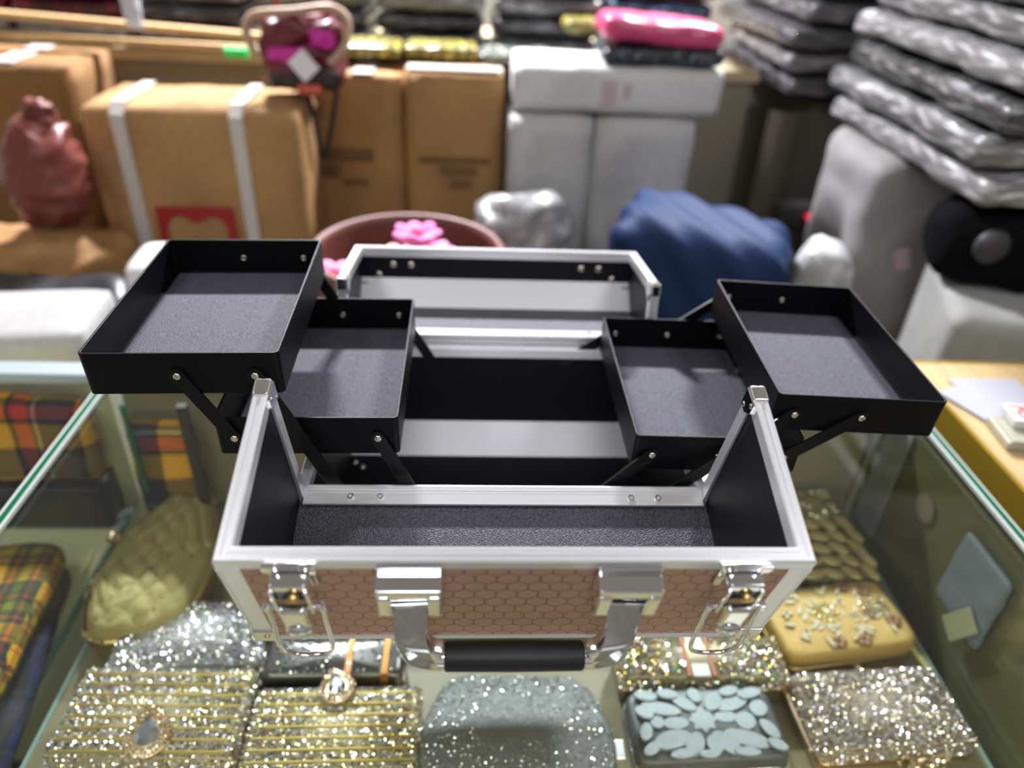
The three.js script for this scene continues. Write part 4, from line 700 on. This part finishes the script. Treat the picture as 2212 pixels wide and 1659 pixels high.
{ // left foreground heap
  const rubber = mat({ color: lin(0.145, 0.036, 0.027), specularIntensity: 0.6, roughness: 0.42 });
  let t = thing('plastic_bag', 'tied reddish brown plastic bag on the kraft bundle', 'plastic bag', [-0.842, -0.035, -0.86]);
  const g = soft(0.16, 0.20, 0.15, { r: 0.07, n: 22, amp: 0.006, freq: 10, ridge: 9, seed: 71, taper: 0.25 }).translate(0, 0.1, 0);
  obj('body', g, rubber, t); obj('knot', soft(0.05, 0.05, 0.04, { r: 0.018, n: 12, amp: 0.006, freq: 30, seed: 72 }).translate(0.015, 0.205, -0.01), rubber, t);
  const kraft = mat({ map: sized(cardTex, 0.3), color: lin(1, 0.92, 0.85), roughness: 0.8 });
  let o = obj('kraft_bundle', soft(0.36, 0.38, 0.20, { r: 0.06, n: 24, amp: 0.010, freq: 7, ridge: 5, seed: 73 }).translate(-0.91, PL + 0.205, -0.835), kraft); tag(o, 'crumpled kraft paper bundle under the tied plastic bag', 'bundle');
  o = obj('black_bag', soft(0.34, 0.37, 0.14, { r: 0.04, n: 20, amp: 0.008, freq: 8, ridge: 6, seed: 74 }).translate(-0.80, PL + 0.19, -0.655), mat({ color: lin(0.014, 0.014, 0.016), roughness: 0.4 })); tag(o, 'black plastic bag between kraft bundle and pale box', 'bag');
  t = carton('white_box', 'large pale grey box at the left behind the counter rail', 'box', [-0.80, PL, -0.455], [0.38, 0.425, 0.17], mat({ map: sized(tone(0.60, 0.595, 0.58, 0.05, 3, 30, 26), 0.5), roughness: 0.7 }), 0.12);
  obj('tape', [rb(0.12, 0.05, 0.003, 0.001, -0.10, 0.355, 0.1035)], card, t);
  carton('white_box', 'small white box behind the left upper tray', 'box', [-0.592, PL, -0.67], [0.075, 0.435, 0.12], whiteCard, 0.05);
}
{ // brown plastic tub with pink flowers
  const t = thing('plastic_tub', 'round brown plastic tub behind the case', 'tub', [-0.135, PL, -0.565]);
  const pr = [[0, 0.002], [0.11, 0], [0.115, 0.006], [0.150, 0.49], [0.158, 0.492], [0.160, 0.500], [0.156, 0.505], [0.147, 0.503], [0.144, 0.49], [0.110, 0.012], [0, 0.012]];
  obj('body', new THREE.LatheGeometry(pr.map(([a, b]) => new THREE.Vector2(a, b)), 64), mat({ color: lin(0.155, 0.050, 0.036), roughness: 0.45 }), t);
  const pinks = [[0.85, 0.22, 0.52], [0.80, 0.32, 0.55], [0.85, 0.5, 0.5]].map((c) => mat({ color: lin(...c), roughness: 0.7 }));
  [[0.018, 0.532, 0.035, 0], [0.04, 0.500, 0.03, 1], [-0.01, 0.498, 0.045, 2], [0.0, 0.475, 0.09, 1], [-0.11, 0.47, 0.055, 1]].forEach(([x, y, z, k], i) => {
    const f = thing('cloth_flower', i === 0 ? 'topmost pink cloth flower standing above the tub rim' : 'pink cloth flower heaped inside the brown tub', 'artificial flower', [-0.135 + x, PL + y, -0.565 + z], i, 'pink cloth flowers in the tub');
    if (i === 0) delete f.userData.group;
    for (let j = 0; j < 7; j++) { const a = j / 7 * TAU, q = new THREE.SphereGeometry(0.022, 12, 8).scale(1, 0.35, 0.75).rotateZ(0.45 + 0.25 * (j % 2)).translate(0.02, 0.006, 0).rotateY(a); obj('petal', q, pinks[k], f); }
    obj('flower_centre', new THREE.SphereGeometry(0.011, 12, 8).translate(0, 0.01, 0), mat({ color: lin(0.8, 0.10, 0.22), roughness: 0.7 }), f);
  });
}
{ // right side
  const blueM = mat({ color: lin(0.010, 0.027, 0.082), specularIntensity: 0.3, roughness: 0.6 });
  let g = soft(0.34, 0.47, 0.24, { r: 0.06, n: 30, amp: 0.002, freq: 3, seed: 81 }); { const p = g.attributes.position, nn = g.attributes.normal; for (let i = 0; i < p.count; i++) { const k = 0.006 * Math.sin((p.getX(i) + p.getY(i) * 0.9 - p.getZ(i)) * 62); p.setXYZ(i, p.getX(i) + nn.getX(i) * k, p.getY(i) + nn.getY(i) * k, p.getZ(i) + nn.getZ(i) * k); } g.computeVertexNormals(); }
  let o = obj('fabric_bundle', g.rotateZ(-0.12).rotateY(-0.35).translate(0.40, PL + 0.262, -0.78), blueM); tag(o, 'folded navy blue fabric bundle behind the right trays', 'bundle');
  o = obj('plastic_bag', soft(0.13, 0.47, 0.14, { r: 0.05, n: 20, amp: 0.008, freq: 8, seed: 83, taper: 0.3 }).rotateY(-0.4).translate(0.635, PL + 0.245, -0.70), mat({ map: sized(filmTex(0.6, 0.92, 17), 0.3), roughness: 0.4 })); tag(o, 'small white plastic bag beside the blue bundle', 'plastic bag');
  // dark cloth hung behind
  const cg = new THREE.PlaneGeometry(0.26, 0.58, 40, 10); { const p = cg.attributes.position; for (let i = 0; i < p.count; i++) { const x = p.getX(i), y = p.getY(i); p.setZ(i, 0.018 * Math.sin(x * 52) + 0.010 * Math.sin(x * 23 + 1 + y)); } }
  const front = M(cg.clone()), back = M(cg.clone().translate(0, 0, -0.006)); { const q = back.attributes.position.array; for (let i = 0; i < q.length; i += 9) for (let k = 0; k < 3; k++) { const s = q[i + 3 + k]; q[i + 3 + k] = q[i + 6 + k]; q[i + 6 + k] = s; } back.computeVertexNormals(); } front.computeVertexNormals();
  o = obj('curtain', [front, back], mat({ color: lin(0.075, 0.062, 0.04), roughness: 0.85 })); o.position.set(0.82, PL + 0.291, -1.255); tag(o, 'dark brown hanging cloth behind the right stack', 'curtain');
  const ps = thing('power_strip', 'dark power strip with a glowing red light', 'power strip', [0.772, -0.085, -1.15]);
  obj('body', rb(0.12, 0.06, 0.05, 0.008), mat({ color: lin(0.02, 0.018, 0.017), roughness: 0.5 }), ps);
  obj('red_light', new THREE.SphereGeometry(0.008, 16, 10).translate(0.012, 0.006, 0.027), mat({ color: lin(0.4, 0, 0), emissive: new THREE.Color(1, 0.01, 0.03), emissiveIntensity: 0.9 }), ps);
  const ll = new THREE.PointLight(new THREE.Color(1, 0.02, 0.03), 0.002); ll.position.set(0.012, 0.006, 0.045); ll.name = 'red_glow'; ps.add(ll);
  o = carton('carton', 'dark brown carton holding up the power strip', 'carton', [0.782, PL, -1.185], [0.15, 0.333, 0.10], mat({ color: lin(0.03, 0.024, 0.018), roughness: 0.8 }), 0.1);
  // white woven sack under the garment stack
  t0();
  function t0() {
    const t = thing('woven_sack', 'tall white woven sack under the right garment stack', 'sack', [0.935, PL, -0.965], -0.12);
    obj('body', soft(0.34, 0.590, 0.32, { r: 0.05, n: 24, amp: 0.007, freq: 5, ridge: 3, seed: 85 }).translate(0, 0.295, 0), mat({ map: sized(tone(0.55, 0.535, 0.53, 0.06, 3, 50, 18), 0.4), roughness: 0.7 }), t);
    obj('print', [rb(0.03, 0.05, 0.002, 0.0008).rotateZ(0.4).translate(-0.06, 0.40, 0.164), rb(0.02, 0.03, 0.002, 0.0008).rotateZ(0.4).translate(0.02, 0.33, 0.164)], printPale, t);
    obj('blue_print', rb(0.014, 0.04, 0.002, 0.0008).rotateZ(-0.3).translate(0.045, 0.45, 0.164), mat({ color: lin(0.18, 0.17, 0.36), roughness: 0.8 }), t);
  }
  o = obj('black_bag', soft(0.50, 0.136, 0.16, { r: 0.05, n: 22, amp: 0.008, freq: 8, seed: 87 }).rotateY(-0.35).translate(1.03, 0.068, -0.58), mat({ color: lin(0.003, 0.003, 0.004), specularIntensity: 0.2, roughness: 0.9 })); tag(o, 'black cloth bag squeezed under the right garment stack', 'bag');
  o = obj('round_knob', [new THREE.SphereGeometry(0.03, 24, 16).scale(1, 1, 0.6)], mat({ color: lin(0.035, 0.035, 0.038), roughness: 0.5 })); o.position.set(0.838, 0.085, -0.555); tag(o, 'round dark grey knob on the black bag', 'knob');
  carton('white_box', 'large white box at the right behind the wooden counter', 'box', [1.03, PL, -0.55], [0.44, 0.445, 0.30], mat({ map: sized(tone(0.62, 0.62, 0.60, 0.05, 3, 30, 27), 0.5), roughness: 0.7 }), -0.35);
  // stacked garments: a dark pile behind, a white pile in front
  const GW = [[0.45, 0.98], [0.20, 0.74], [0.35, 0.92]].map(([a, b], i) => mat({ map: sized(filmTex(a, b, 90 + i, [1, 0.99, 0.99]), 0.55, 0.07), roughness: 0.34, clearcoat: 0.35 }));
  const GD = [[0.24, 0.70], [0.34, 0.78], [0.2, 0.6]].map(([a, b], i) => mat({ map: sized(filmTex(a, b, 95 + i, [1, 0.97, 1.0]), 0.55, 0.08), roughness: 0.36, clearcoat: 0.3 }));
  const r = mulberry(99), A = [0, 1, 2].map((k) => M(soft(0.46, 0.048, 0.62, { r: 0.019, n: 34, amp: 0.005, freq: 6, seed: 100 + k }))), B = [0, 1, 2].map((k) => M(soft(0.44, 0.045, 0.60, { r: 0.018, n: 32, amp: 0.005, freq: 6, seed: 104 + k })));
  const UP = ['lowest', 'second lowest', 'third lowest', 'fourth lowest', 'fifth lowest', 'sixth lowest'];
  for (let k = 0; k < 6; k++) {
    let p = shade(new THREE.Mesh(A[k % 3], GW[(k * 2) % 3])); p.name = numbered('garment_packet'); p.position.set(1.03 + (r() - 0.5) * 0.05, 0.172 + k * 0.0575, -0.875 + (r() - 0.5) * 0.04); p.rotation.set(0, (r() - 0.5) * 0.10, 0); scene.add(p);
    tag(p, `white and grey wrapped packet, ${UP[k]} of the tall stack at the right`, 'garment packet', 'white packets in the right stack');
    p = shade(new THREE.Mesh(B[k % 3], GD[k % 3])); p.name = numbered('garment_packet'); p.position.set(0.93 + (r() - 0.5) * 0.06, 0.182 + k * 0.0545, -1.57 + (r() - 0.5) * 0.03); p.rotation.set(0, (r() - 0.5) * 0.10, 0); scene.add(p);
    tag(p, `dark grey wrapped packet, ${UP[k]} of the pile behind the white stack`, 'garment packet', 'dark packets behind the right stack');
  }
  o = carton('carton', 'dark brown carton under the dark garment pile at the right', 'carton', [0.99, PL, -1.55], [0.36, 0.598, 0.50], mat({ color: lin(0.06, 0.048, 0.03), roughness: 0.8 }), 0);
}
renderer.render(scene, camera);
